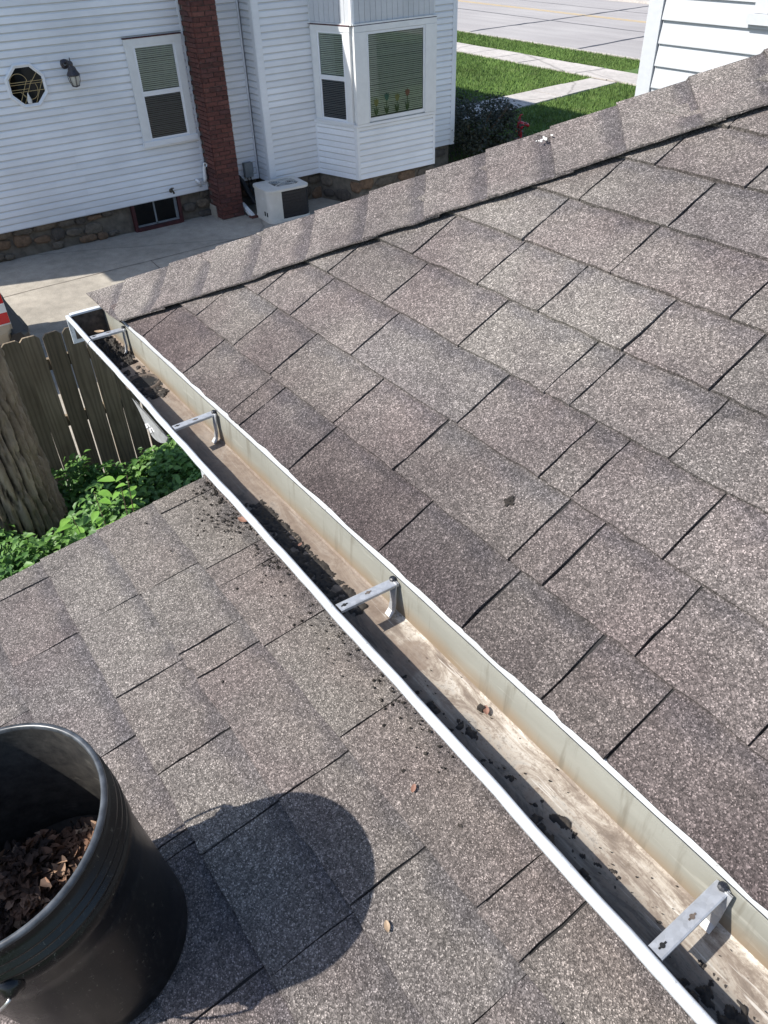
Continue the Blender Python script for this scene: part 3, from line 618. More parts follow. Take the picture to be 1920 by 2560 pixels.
for _ in range(520):
    f = random.random() ** 1.3; x = 1.72 - f * 1.1; t = .435 - abs(random.gauss(0, .035 if random.random() < .7 else .085)); r = abs(random.gauss(.0009, .0009)) + .0006
    ax_ = Vector((random.gauss(0, 1), random.gauss(0, 1), .2)).normalized(); ay_ = ax_.orthogonal().normalized()
    mb.obox(LP(x, t, .006), ax_, ay_, ax_.cross(ay_), (r, r * random.uniform(.5, 1), r * .7))
for (x, t, n_, sp) in ((1.66, .425, 40, .018), (1.52, .375, 30, .02), (1.56, .33, 16, .016), (1.30, .395, 18, .015)):
    for _ in range(n_):
        r = random.uniform(.0008, .003); ax_ = Vector((random.gauss(0, 1), random.gauss(0, 1), .2)).normalized(); ay_ = ax_.orthogonal().normalized()
        mb.obox(LP(x + random.gauss(0, sp), t + random.gauss(0, sp), .0065), ax_, ay_, ax_.cross(ay_), (r, r * .7, r * .6))
mb.build('dirt_crumbs', 'sludge', label='black dirt crumbs scooped onto the lower roof beside the gutter', cat='dirt', kind='stuff')

# ================================================================= BUCKET
def Bk(u, v, h): return LP(.7488, -.2641, .008) + (ex * u + e_lo * v) + n_lo * h
BH = .385
bk = thing('bucket', 'black plastic bucket of dead leaves standing on the lower roof', 'bucket', Bk(0, 0, 0))
o = Bk(0, 0, 0); RB, RT = .137, .1475
def rad(h): return RB + (RT - RB) * h / BH
prof = [(.001, 0.0), (RB - .006, 0.0), (RB, .005)] + [(rad(h), h) for h in (.04, .1, .16, .22, .268)]
prof += [(rad(.27) + .0045, .272), (rad(.28) + .0045, .298), (rad(.3), .301), (rad(.31) + .0005, .309), (rad(.31) + .0075, .312), (rad(.31) + .0075, .3165), (rad(.32) + .0008, .319), (rad(.33) + .0008, .328), (rad(.33) + .0075, .3305), (rad(.33) + .0075, .3345), (rad(.34) + .0008, .337), (rad(.345) + .0008, .346), (rad(.35) + .0070, .3485), (rad(.35) + .0070, .352), (rad(.36) + .001, .355), (rad(.37) + .001, .376)]
MB().lathe(o, n_lo, prof, 96, ex).build('body', 'bucket_plastic', bk, True)
rim = [(RT + .001, .376), (RT + .0045, .377), (RT + .0052, .380), (RT + .0045, .3835), (RT + .0015, BH), (RT - .001, BH), (RT - .0025, .3835), (RT - .003, .379)]
MB().lathe(o, n_lo, rim, 96, ex).build('rim', 'bucket_rim', bk, True)
MB().lathe(o, n_lo, [(RT - .003, .379)] + [(rad(h) - .0028, h) for h in (.34, .3, .25, .2, .12, .02)], 96, ex).build('inner_wall', 'bucket_inside', bk, True)
for sg in (-1, 1):
    er = MB(); dE = (ex * math.cos(R(20)) + e_lo * math.sin(R(20))) * sg; c = Bk(0, 0, .285) + dE * (rad(.285) + .004); er.lathe(c, dE, [(.016, -.006), (.016, .004), (.010, .007), (.006, .012), (.001, .013)], 20); er.build('handle_ear', 'bucket_plastic', bk, True)
bail = []
for i in range(33):
    a = math.pi * i / 32; rr = rad(.285) + .018; th = R(-48)
    uu = math.cos(a) * rr; dd = math.sin(a) * .175; vv_ = -dd * math.cos(th); bail.append(Bk(uu * math.cos(R(20)) - vv_ * math.sin(R(20)), uu * math.sin(R(20)) + vv_ * math.cos(R(20)), .285 + dd * math.sin(th)))
MB().tube(bail, .0021, 8).build('handle', 'steel', bk, True)
MB().tube(bail[13:20], .0085, 12).build('handle_grip', 'bucket_plastic', bk, True)
# leaves in the bucket
g = np.random.default_rng(21); n = 3600; a = g.uniform(0, 2 * math.pi, n); r = np.sqrt(g.uniform(0, 1, n)) * .116
uu = r * np.cos(a); vv = r * np.sin(a); hh = .165 + .02 * np.sin(uu * 30) + .018 * np.cos(vv * 37 + 1) + g.normal(0, .006, n) + vv * -.08 + uu * -.10
hmax_r = .0
P = np.array([tuple(Bk(x, y, h)) for x, y, h in zip(uu, vv, hh)]); nr = np.array(n_lo)[None] + g.normal(0, .55, (n, 3))
V, F = leaves_np(P, g.uniform(.007, .024, n), nr, 4, .62, .5)
npmesh('bucket_leaves', V, F, 'dead_leaf', label='crumbled brown dead leaves filling the black bucket', cat='dead leaves', kind='stuff')
MB().lathe(o, n_lo, [(.1335, .147), (.001, .147)], 40, ex).build('leaf_mulch', 'sludge', label='dark leaf mould under the leaves inside the bucket', cat='leaf mould', kind='stuff')
for k_ in range(1):
    x, y = -.03, .02
    MB().tube([Bk(x, y, .185), Bk(x + random.uniform(-.02, .02), y + .02, .215), Bk(x + random.uniform(-.03, .03), y + .04, .208)], .0014, 5).build('dry_twig', 'twig', label='thin dry twig lying among the leaves in the bucket', cat='twig')

# ================================================================= FENCE
fen = thing('board_fence', 'weathered dog-eared wooden board fence behind the gutter along the driveway', 'fence', (5.8, 0, 0))
FX = 5.8; y = 3.2; i = 0
while y > -4.4:
    wd = .138 + random.uniform(-.003, .003); top = 1.80 + random.uniform(-.015, .012); ln = random.gauss(0, .005); tw = random.gauss(0, .004)
    y1 = y - wd; mb = MB(); ear = .028
    def fp(yy, z, xo): return (FX + xo + tw * (yy - y) / wd, yy + ln * z / 1.8, z)
    out = [(y1, .03), (y1, top - ear), (y1 + ear, top), (y - ear, top), (y, top - ear), (y, .03)]
    fr = [fp(a_, b_, 0) for a_, b_ in out]; bk_ = [fp(a_, b_, .019) for a_, b_ in out]
    mb.add(fr + bk_, [tuple(range(6)), tuple(range(11, 5, -1))] + [(k_, k_ + 6, (k_ + 1) % 6 + 6, (k_ + 1) % 6) for k_ in range(6)]); mb.build('board', 'fence_wood', fen)
    y = y1 - random.choice([.007, .008, .010, .012, .014]); i += 1
for z in (.30, 1.05, 1.55): MB().box((FX + .021, 3.2, z - .045), (FX + .059, -4.4, z + .045)).build('rail', 'fence_wood', fen)
for yy in (3.0, .6, -1.8, -4.2): MB().box((FX + .061, yy - .045, 0), (FX + .15, yy + .045, 1.78)).build('post', 'fence_wood', fen)

# ================================================================= TREE
tree = thing('shade_tree', 'thick deep-furrowed tree trunk standing in front of the wooden fence', 'tree', (5.0, -.27, 0))
g = np.random.default_rng(3)
def trunk():
    nz, na = 300, 220; zs = np.linspace(-.05, 6.4, nz); an = np.linspace(0, 2 * np.pi, na, endpoint=False)
    Z, Aa = np.meshgrid(zs, an, indexing='ij')
    Rr = .335 + 0.12 * np.exp(-np.clip(Z, 0, 9) / .42) * (1 + .35 * np.cos(Aa * 5 + 1)) - .014 * Z
    warp = .22 * np.sin(Z * 3.1 + np.cos(Aa * 2) * 1.6) + .13 * np.sin(Z * 7.3 + Aa * 3) + .07 * np.sin(Z * 17 + 5 * Aa)
    ph = Aa * 15 + warp * 3.2
    ridge = np.abs(np.sin(ph)) ** .55 * .68 + .2 * np.abs(np.sin(ph * 2.13 + Z * 5.0 + 1.7)) + .12 * np.abs(np.sin(ph * 3.7 + Z * 11))
    brk = np.sin(Z * 16 + 9 * np.sin(Aa * 11) + 4 * np.cos(Aa * 23)); ridge = ridge * (1 - .38 * np.clip((brk - .62) * 4, 0, 1)) * (.95 + .05 * np.sin(Z * 31 + 6 * np.sin(Aa * 17))) + g.normal(0, .03, Z.shape)
    Rr = Rr + (ridge - .6) * .075
    X = 5.0 + np.cos(Aa) * Rr + .04 * np.sin(Z * .7); Yy = -.27 + np.sin(Aa) * Rr + .03 * np.sin(Z * .5)
    V = np.stack([X, Yy, Z], -1).reshape(-1, 3); I = np.arange(nz * na).reshape(nz, na); J = np.roll(I, -1, 1)
    F = np.stack([I[:-1], J[:-1], J[1:], I[1:]], -1).reshape(-1, 4)
    ob = npmesh('trunk', V, F, 'bark', tree, True); at = ob.data.attributes.new('ridge', 'FLOAT', 'POINT'); at.data.foreach_set('value', ridge.ravel().astype(np.float32))
trunk()
for k_, (dx, dy, dz) in enumerate(((2.7, 2.6, 1.6), (3.3, 1.9, 1.4), (2.9, 3.1, 1.2))):
    p0 = Vector((5.02, -.25, 5.9)); p3 = p0 + Vector((dx, dy, dz)); mb = MB(); pts = [p0.lerp(p3, f) + Vector((0, 0, .5 * math.sin(f * 3.1))) for f in (0, .2, .4, .6, .8, 1)]
    mb.tube(pts, [.20, .15, .12, .09, .06, .03], 10); mb.build('limb', 'bark', tree, True)
n = 5200; c = g.normal(size=(n, 3)); c /= np.linalg.norm(c, axis=1, keepdims=True); c *= g.uniform(.55, 1, n)[:, None] ** .5
cl = np.array([(7.6, 2.3, 7.4), (8.3, 1.6, 7.2), (7.9, 2.9, 7.0), (8.2, 2.4, 8.1)])[g.integers(0, 4, n)]
P = cl + c * np.array([.95, 1.1, .75]); V, F = leaves_np(P, g.uniform(.08, .15, n), c + g.normal(0, .5, (n, 3)) + np.array([0, 0, .6]), 6)
npmesh('crown', V, F, 'tree_leaf', tree)

# ================================================================= WEEDS UNDER THE EAVE
def weeds(name, n, xr, yr, hfun, seed, m, label, smin=.035, smax=.075, cat='weeds', hj=.07):
    g = np.random.default_rng(seed); x = g.uniform(*xr, n); y = g.uniform(*yr, n)
    hz = hfun(x, y); d = g.uniform(.15, 1, n) ** .45; z = hz * d + g.normal(0, hj * .4, n)
    # leaves in threes
    P = np.stack([x, y, np.maximum(z, .03)], 1); k3 = np.repeat(P, 3, 0) + g.normal(0, .022, (n * 3, 3))
    nr = np.array([0.12, .25, 1.0])[None] + g.normal(0, .38, (n * 3, 3)); sz = np.repeat(g.uniform(smin, smax, n), 3)
    V, F = leaves_np(k3, sz, nr, seed + 1, .62, .3); return npmesh(name, V, F, m, label=label, cat=cat, kind='stuff')
def hf(x, y): return (.80 + .10 * np.sin(x * 3.1 + 1) * np.cos(y * 2.7) + .10 * np.sin(x * 7 + y * 5) + .09 * np.sin(y * 9 + 2) + .32 * np.exp(-((x - 4.3) / .4) ** 2)) * np.clip((5.9 - x) / .6, .55, 1)
weeds('weed_bed', 11500, (3.7, 5.74), (-2.7, 1.0), hf, 31, 'weed_leaf', 'dense dark green leafy weeds along the foot of the fence', .04, .085)
weeds('weed_bed', 5200, (3.8, 5.3), (-2.6, .8), lambda x, y: hf(x, y) + .06, 33, 'weed_leaf_pale', 'paler sunlit weed leaves topping the weed bed', .035, .075)
def stem_plant(name, base, h, nst, m, label, cat, ls, seed, spread=.25, nl=9, group=None):
    rr = random.Random(seed); t = thing(name, label, cat, base, group)
    for s_ in range(nst):
        a = rr.uniform(0, 6.28); tip = Vector(base) + Vector((math.cos(a) * spread * rr.uniform(.3, 1), math.sin(a) * spread * rr.uniform(.3, 1), h * rr.uniform(.75, 1.02)))
        mid = Vector(base).lerp(tip, .5) + Vector((0, 0, .05)); pts = [Vector(base), mid, tip]; MB().tube(pts, [.006, .0045, .002], 6).build('stem', 'twig', t)
        for k_ in range(nl):
            f = .55 + .45 * (k_ + 1) / nl; p = (Vector(base).lerp(mid, f * 2) if f < .5 else mid.lerp(tip, f * 2 - 1)); az = rr.uniform(0, 6.28); d = Vector((math.cos(az), math.sin(az), rr.uniform(-.15, .35))).normalized(); L = ls * rr.uniform(.65, 1.1)
            nn = (Vector((0, 0, 1)) - d * d.z).normalized(); b = nn.cross(d); rows = []; st_ = p + d * (L * .28)
            for q in range(6):
                w_ = L * .30 * (math.sin(math.pi * min(1, (q / 5) ** .8 * .93 + .06))); c_ = st_ + d * (L * q / 5) - nn * (L * .22 * (q / 5) ** 2)
                rows.append([c_ + b * w_ + nn * w_ * .35, c_, c_ - b * w_ + nn * w_ * .35])
            mb = MB(); mb.grid(rows); mb.tube([p, st_], .0015, 4); mb.build('leaf', m, t, True)
    return t
stem_plant('sapling', (3.42, -.60, .02), 2.02, 5, 'sapling_leaf', 'bright yellow-green broad-leaved sapling rising above the weeds by the lower roof edge', 'sapling', .082, 5, .20, 15)
for k_, (x, y, h, lab) in enumerate(((4.55, -.30, 1.0, 'tall trifoliate weed sprouting nearest the tree trunk'), (4.7, .12, .95, 'tall weed at the left edge below the tree trunk'), (4.35, -1.0, 1.0, 'leafy tall weed just right of the bright sapling'), (4.5, -1.45, .85, 'leafy weed close under the gutter at the end of the fence'))):
    stem_plant('tall_weed', (x, y, .02), h, 5, 'weed_leaf_pale', lab, 'weed', .075, 40 + k_, .25, 9)
fe = thing('fern', 'yellow-green feathery fern between the weeds near the roof edge', 'fern', (4.3, -.28, .05))
for k_ in range(6):
    a = 1.05 * k_ + .4; b0 = Vector((4.3, -.28, .35)); mb = MB(); pts = [b0 + Vector((math.cos(a) * .30 * f, math.sin(a) * .30 * f, .55 * f - .28 * f * f)) for f in [q / 12 for q in range(13)]]
    for q in range(1, 13):
        d = (pts[q] - pts[q - 1]).normalized(); sd = d.cross(Vector((0, 0, 1))).normalized(); L = .085 * (1 - q / 13) + .012
        for sg in (-1, 1): mb.add([pts[q], pts[q] + sd * sg * L + d * .02, pts[q] + d * .022 + sd * sg * L * .5], [(0, 1, 2)])
    mb.tube(pts, .0025, 4); mb.build('frond', 'fern_leaf', fe)

# ================================================================= PICKUP TRUCK
tr = thing('pickup_truck', 'tan pickup truck rear with red tail light and black bumper at the left edge', 'truck', (9.6, .5, 0))
x0, x1 = 8.72, 10.58; yr = -1.155
mb = MB()
def loft(secs, name, m, parent, smooth=True):
    b_ = MB(); b_.grid([s_ + [s_[0]] for s_ in secs]); b_.add(secs[0], [tuple(range(len(secs[0]) - 1, -1, -1))]); b_.add(secs[-1], [tuple(range(len(secs[-1])))]); return b_.build(name, m, parent, smooth)
def sec(y, zb, zt, ins=0, top_in=.06):
    return [Vector(p) for p in ((x0 + ins + .05, y, zb), (x1 - ins - .05, y, zb), (x1 - ins, y, zb + .12), (x1 - ins, y, zt - .28), (x1 - ins - top_in * .4, y, zt - .05), (x1 - ins - top_in, y, zt), (x0 + ins + top_in, y, zt), (x0 + ins + top_in * .4, y, zt - .05), (x0 + ins, y, zt - .28), (x0 + ins, y, zb + .12))]
loft([sec(yr, .62, 1.30, .03), sec(yr + .05, .58, 1.32), sec(yr + .4, .5, 1.33), sec(.9, .45, 1.33), sec(3.2, .42, 1.28), sec(4.0, .42, 1.18), sec(4.45, .45, 1.05, .06)], 'body', 'truck_paint', tr, False)
loft([sec(1.0, 1.3, 1.36, .08), sec(1.15, 1.3, 1.86, .1, .22), sec(2.2, 1.28, 1.9, .1, .22), sec(2.75, 1.26, 1.55, .1, .2), sec(3.1, 1.24, 1.28, .1)], 'cab', 'truck_paint', tr, False)
MB().box((x0 + .16, yr + .07, 1.325), (x1 - .16, .85, 1.338)).build('bed_cover', 'truck_dark', tr)
MB().box((x0 + .06, yr - .025, .70), (x1 - .06, yr + .004, 1.29)).build('tailgate', 'truck_paint', tr)
bm = MB(); pr = [(yr + .02, .66), (yr - .16, .665), (yr - .205, .62), (yr - .205, .52), (yr - .16, .43), (yr + .02, .43)]
secs = []
for f in (0, .04, .12, .3, .34, .66, .7, .88, .96, 1):
    x = x0 - .01 + (x1 - x0 + .02) * f; k_ = {0: .55, .04: .85, .96: .85, 1: .55}.get(f, 1); dz = -.03 if .33 < f < .67 else 0
    secs.append([Vector((x, yr + .02 + (y_ - yr - .02) * k_, z_ + (dz if z_ > .6 else 0))) for y_, z_ in pr])
loft(secs, 'rear_bumper', 'truck_dark', tr, False)
for sx, xx in ((-1, x0), (1, x1)):
    tl = MB(); tl.box((xx + .012 * sx, yr - .012, .80), (xx - .15 * sx, yr + .18, 1.26)); o_ = tl.build('tail_light', 'lens_red', tr)
    MB().box((xx + .015 * sx, yr - .015, .92), (xx - .13 * sx, yr + .15, 1.02)).build('reversing_lens', 'lens_clear', o_)
    MB().box((xx + .016 * sx, yr - .016, .785), (xx - .153 * sx, yr + .183, .80)).build('lens_trim', 'snow', o_)
for xx in (x0 + .13, x1 - .13):
    for yy in (.15, 3.3):
        wh = MB(); wh.lathe((xx - .12, yy, .38), (1, 0, 0), [(.20, 0), (.34, .005), (.38, .05), (.38, .19), (.34, .235), (.20, .24)], 28); o_ = wh.build('wheel', 'rubber', tr, True)
        MB().lathe((xx - .125, yy, .38), (1, 0, 0), [(.02, -.004), (.19, .0), (.21, .02), (.21, .22), (.19, .25), (.02, .254)], 20).build('rim', 'steel', o_)
# ================================================================= NEIGHBOUR HOUSE
hs = thing('neighbour_house', 'white vinyl-sided house with stone foundation and bay window across the driveway', 'house', (13.05, -5, 0))
X1, X2, XB = 13.05, 12.62, 11.72; ZS = .45; EX = .0972; ZE = 4.95
def prism(pts, z0, z1, m, name, parent):
    p = ccw(pts); n_ = len(p); mb = MB(); mb.add([(x, y, z0) for x, y in p] + [(x, y, z1) for x, y in p], [tuple(range(n_ - 1, -1, -1)), tuple(range(n_, 2 * n_))] + [(i, (i + 1) % n_, (i + 1) % n_ + n_, i + n_) for i in range(n_)]); return mb.build(name, m, parent)
prism([(X1 + .004, 1.2), (22, 1.2), (22, -6.5), (X1 + .004, -6.5)], ZS, ZE, 'vinyl', 'wall', hs)
prism([(X2 + .004, -6.525), (22, -6.525), (22, -10.6), (X2 + .004, -10.6)], ZS, ZE, 'vinyl', 'wall', hs)
prism([(X1 + .07, 1.15), (21.9, 1.15), (21.9, -6.47), (X1 + .07, -6.47)], -.1, ZS - .003, 'stone_mortar', 'foundation', hs)
prism([(X2 + .07, -6.56), (21.9, -6.56), (21.9, -10.55), (X2 + .07, -10.55)], -.1, ZS - .003, 'stone_mortar', 'foundation', hs)
BAY = [(X2 + .2, -7.47), (X2 - .01, -7.50), (XB + .02, -7.755), (XB - .0, -9.40), (X2 - .01, -9.65), (X2 + .2, -9.68)]
prism([(X2 + .2, -7.5), (X2 - .01, -7.53), (XB + .06, -7.79), (XB + .05, -9.36), (X2 - .01, -9.62), (X2 + .2, -9.65)], -.1, ZS - .004, 'stone_mortar', 'foundation', hs)
def inset(p, d): 
    c = (12.3, -8.58); return [(x + (c[0] - x) * d, y + (c[1] - y) * d) for x, y in p]
prism(inset(BAY, .004), ZS, 3.35, 'casing', 'bay_wall', hs)
prism(inset(BAY, -.05), 3.35, 3.42, 'soffit_grey', 'bay_roof', hs)
class FR:      # wall frame: a to the right as seen from outside, b outwards, c up
    def __init__(s, p, q): s.p = Vector((*p, 0)); d = Vector((q[0] - p[0], q[1] - p[1], 0)); s.L = d.length; s.t = d / s.L; s.n = Vector((s.t.y, -s.t.x, 0))
    def __call__(s, a, b, c): return s.p + s.t * a + s.n * b + Vector((0, 0, c))
    def box(s, mb, a0, a1, b0, b1, c0, c1): mb.hexa([s(a0, b1, c0), s(a1, b1, c0), s(a1, b0, c0), s(a0, b0, c0), s(a0, b1, c1), s(a1, b1, c1), s(a1, b0, c1), s(a0, b0, c1)]); return mb
F1 = FR((X1, 1.2), (X1, -6.5)); F2 = FR((X2, -6.525), (X2, -10.6)); FL = FR((X2 - .01, -7.50), (XB + .02, -7.755)); FF = FR((XB + .02, -7.755), (XB, -9.40)); FS = FR((X1, -6.515), (X2, -6.515)); FRt = FR((XB, -9.40), (X2 - .01, -9.65))
assert F1.n.x < 0
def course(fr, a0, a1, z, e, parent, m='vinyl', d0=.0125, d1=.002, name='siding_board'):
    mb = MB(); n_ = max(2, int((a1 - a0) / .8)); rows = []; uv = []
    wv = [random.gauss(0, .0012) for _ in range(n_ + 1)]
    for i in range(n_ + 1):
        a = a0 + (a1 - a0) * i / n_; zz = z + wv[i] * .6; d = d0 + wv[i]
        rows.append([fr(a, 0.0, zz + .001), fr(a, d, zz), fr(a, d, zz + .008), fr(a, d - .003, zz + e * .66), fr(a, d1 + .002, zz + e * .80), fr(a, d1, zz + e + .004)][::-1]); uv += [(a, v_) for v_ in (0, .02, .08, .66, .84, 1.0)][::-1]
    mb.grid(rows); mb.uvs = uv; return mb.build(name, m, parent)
def siding(fr, a0, a1, z0, z1, parent, joints=(), e=EX, **kw):
    k_ = 0; z = z0
    while z < z1 - .02:
        cuts = [a0] + sorted(j + random.uniform(-.12, .12) for j in joints if random.random() < .55 and a0 + .3 < j < a1 - .3) + [a1]
        for ci_, (c0, c1) in enumerate(zip(cuts, cuts[1:])): course(fr, c0, c1 + (.012 if c1 != a1 else 0), z, min(e, z1 - z), parent, d0=.018 + random.uniform(-.001, .0015) + .0035 * (ci_ % 2), **kw)
        z += e; k_ += 1
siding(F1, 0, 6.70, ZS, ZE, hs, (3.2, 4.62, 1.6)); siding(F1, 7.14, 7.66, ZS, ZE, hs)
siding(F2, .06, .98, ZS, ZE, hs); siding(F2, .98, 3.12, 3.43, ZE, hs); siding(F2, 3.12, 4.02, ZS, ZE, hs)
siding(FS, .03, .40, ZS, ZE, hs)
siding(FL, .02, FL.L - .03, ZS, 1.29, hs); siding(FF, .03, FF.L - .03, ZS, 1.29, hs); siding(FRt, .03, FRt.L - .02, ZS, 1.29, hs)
def trim(fr, a0, a1, b0, b1, c0, c1, name, parent, m='trim_white'): return fr.box(MB(), a0, a1, b0, b1, c0, c1).build(name, m, parent)
trim(F2, -.012, .085, -.02, .022, ZS - .005, ZE, 'corner_post', hs); trim(FS, .345, .446, .0, .022, ZS - .005, ZE, 'corner_post', hs)
trim(F1, 7.655, 7.685, 0, .03, ZS, ZE, 'inside_corner', hs); trim(F2, 3.99, 4.09, -.02, .022, ZS - .005, ZE, 'corner_post', hs)
trim(F1, 6.672, 6.70, 0, .024, ZS, ZE, 'j_channel', hs); trim(FL, -.015, .02, 0, .018, ZS, 1.29, 'inside_corner', hs)
trim(FL, FL.L - .04, FL.L + .016, 0, .02, ZS, 1.29, 'bay_corner', hs); trim(FF, -.004, .04, 0, .02, ZS, 1.29, 'bay_corner', hs); trim(FF, FF.L - .035, FF.L + .012, 0, .02, ZS, 1.29, 'bay_corner', hs)
trim(F1, -.01, 6.7, -.01, .016, ZS - .012, ZS + .006, 'starter_strip', hs, 'soffit_grey')
# vertical groove panels over the bay
for fr in (FL, FF, FRt):
    a = .03; n_ = int((fr.L - .06) / .105); wv = (fr.L - .06) / n_
    for i in range(n_): trim(fr, a + i * wv + .003, a + (i + 1) * wv - .003, 0, .010 + random.uniform(0, .0015), 2.76, 3.35, 'groove_panel', hs, 'soffit_grey')
    trim(fr, -.01, fr.L + .01, 0, .035, 2.735, 2.757, 'drip_cap', hs, 'lamp_bronze' if 0 else 'casing'); trim(fr, -.005, fr.L + .005, 0, .030, 2.726, 2.7335, 'cap_flashing', hs, 'red_paint')
    trim(fr, -.01, fr.L + .012, 0, .040, 1.285, 1.325, 'bay_sill', hs, 'trim_white')
trim(FL, FL.L - .03, FL.L + .010, .001, .024, 2.757, 3.35, 'bay_corner', hs); trim(FF, -.006, .035, .001, .024, 2.757, 3.35, 'bay_corner', hs)
def blinds(fr, a0, a1, z0, z1, parent, b=.020, pitch=.0265, m='blind', tilt=.0205):
    mb = MB(); z = z0 + .01
    while z < z1 - .005:
        o_ = random.gauss(0, .0012); mb.add([fr(a0, b - .006, z + o_), fr(a1, b - .006, z + o_), fr(a1, b + .006, z + tilt + o_), fr(a0, b + .006, z + tilt + o_)], [(3, 2, 1, 0)]); z += pitch
    return mb.build('blind_slats', m, parent, kind='stuff')
def hung_window(fr, a0, a1, z0, z1, cw, label, sash=.035, zm=None, cas='casing', head=.09, sill=.08, dark=True):
    """casing outer a0..a1, z0..z1; double-hung sashes inside"""
    mb = MB(); fr.box(mb, a0, a0 + cw, 0, .045, z0 + sill, z1 - head); fr.box(mb, a1 - cw, a1, 0, .045, z0 + sill, z1 - head); fr.box(mb, a0 - .008, a1 + .008, 0, .050, z1 - head, z1)
    wn = mb.build('window', cas, hs); wn['label'] = label
    trim(fr, a0 - .015, a1 + .015, 0, .065, z0, z0 + sill, 'sill', wn, 'trim_white'); trim(fr, a0 - .012, a1 + .012, 0, .056, z1 + .001, z1 + .016, 'head_flashing', wn, 'red_paint')
    i0, i1 = a0 + cw, a1 - cw; b0, b1 = z0 + sill, z1 - head; zm = zm or (b0 + b1) / 2
    trim(fr, i0, i1, .012, .0145, b0, b1, 'backing', wn, 'room_dark')
    for (c0, c1, bo) in ((zm, b1, .026), (b0, zm, .022)):
        f = MB(); s_ = sash; fr.box(f, i0, i0 + s_, .012, bo + .014, c0, c1); fr.box(f, i1 - s_, i1, .012, bo + .014, c0, c1); fr.box(f, i0 + s_, i1 - s_, .012, bo + .014, c0, c0 + s_); fr.box(f, i0 + s_, i1 - s_, .012, bo + .014, c1 - s_ * .9, c1); f.build('sash', 'trim_white', wn)
        g_ = MB(); g_.add([fr(i0 + s_, bo + .006, c0 + s_), fr(i1 - s_, bo + .006, c0 + s_), fr(i1 - s_, bo + .006, c1 - s_), fr(i0 + s_, bo + .006, c1 - s_)], [(0, 1, 2, 3)]); g_.build('pane', 'glass' if c0 == zm else 'glass_screen', wn)
    blinds(fr, i0 + sash, i1 - sash, b0 + sash, b1 - sash, wn)
    return wn
F1w = FR((X1 - .014, 1.2), (X1 - .014, -6.5))
hung_window(F1w, 5.735, 6.635, 1.265, 2.745, .115, 'double-hung window with closed blinds beside the brick chimney', zm=2.005)
hung_window(FL, .075, FL.L - .03, 1.327, 2.725, .115, 'narrow double-hung side window of the bay', zm=1.99, head=.075, sill=.03)
# bay picture window with tulip ornaments
mb = MB(); FF.box(mb, .0, .235, 0, .048, 1.33, 2.64); FF.box(mb, FF.L - .235, FF.L, 0, .048, 1.33, 2.64); FF.box(mb, 0, FF.L, 0, .044, 2.642, 2.724); bw = mb.build('window', 'casing', hs); bw['label'] = 'large picture window on the bay front with lowered blinds'
f = MB(); i0, i1 = .236, FF.L - .236; FF.box(f, i0, i0 + .038, .004, .036, 1.345, 2.638); FF.box(f, i1 - .038, i1, .004, .036, 1.345, 2.638); FF.box(f, i0, i1, .004, .0358, 1.345, 1.40); FF.box(f, i0, i1, .004, .0358, 2.60, 2.638); f.build('sash', 'trim_white', bw)
trim(FF, i0, i1, .004, .006, 1.36, 2.62, 'backing', bw, 'room_dark'); blinds(FF, i0 + .04, i1 - .04, 1.41, 2.60, bw, .014, .0285, tilt=.0225)
g_ = MB(); g_.add([FF(i0 + .038, .030, 1.40), FF(i1 - .038, .030, 1.40), FF(i1 - .038, .030, 2.60), FF(i0 + .038, .030, 2.60)], [(0, 1, 2, 3)]); g_.build('pane', 'glass', bw)
for i, (m, hgt) in enumerate((('petal_yellow', .17), ('petal_teal', .22), ('petal_yellow', .19), ('petal_pink', .23))):
    hgt *= 1.25; ac = i0 + .16 + i * .215; st_ = MB(); st_.tube([FF(ac, .0235, 1.41), FF(ac + .005, .0235, 1.41 + hgt - .05)], .006, 6)
    for sg in (-1, 1): st_.add([FF(ac, .0235, 1.42), FF(ac + sg * .050, .0235, 1.54 + .01 * i), FF(ac + sg * .030, .0235, 1.44), FF(ac + sg * .012, .0235, 1.50)], [(0, 2, 1, 3), (3, 1, 2, 0)])
    o_ = st_.build('tulip_ornament', 'stem_green', bw); fl = MB(); c = FF(ac + .005, .0235, 1.41 + hgt)
    fl.add([FF(ac + .005 + dx, .0235 + db, 1.41 + hgt + dz) for dx, db, dz in ((-.016, 0, -.065), (.016, 0, -.065), (.045, .003, -.01), (.040, .002, .045), (.014, .004, .024), (0, .004, .06), (-.016, .004, .024), (-.040, .002, .045), (-.045, .003, -.01))], [tuple(range(9)), tuple(range(8, -1, -1))]); fl.build('tulip_flower', m, o_)
# octagon window
oc = MB(); ca_, cz = 1.2 + 3.015, 2.325
def octa(r, b, rot=22.5): return [F1w(ca_ + r * math.cos(R(rot + 45 * k_)), b, cz + r * math.sin(R(rot + 45 * k_))) for k_ in range(8)]
def ring(mb, ra, ba, rb, bb): mb.grid([octa(ra, ba) + octa(ra, ba)[:1], octa(rb, bb) + octa(rb, bb)[:1]])
ring(oc, .302, -.012, .298, .030); ring(oc, .298, .030, .282, .040); ring(oc, .282, .040, .270, .038); ring(oc, .270, .038, .258, .026); ring(oc, .258, .026, .246, .024); ring(oc, .246, .024, .244, .016)
ow = oc.build('window', 'trim_white', hs); ow['label'] = 'small octagonal window with gold leaded pattern'
b_ = MB(); b_.add(octa(.266, .0150), [tuple(range(8))]); b_.build('backing', 'room_dark', ow)
b_ = MB(); b_.add(octa(.266, .0200), [tuple(range(8))]); b_.build('pane', 'glass_dark', ow)
def came(p): MB().tube([F1w(ca_ + a * 1.13, .023, cz + c * 1.13) for a, c in p], .0034, 5).build('lead_came', 'lead_came', ow)
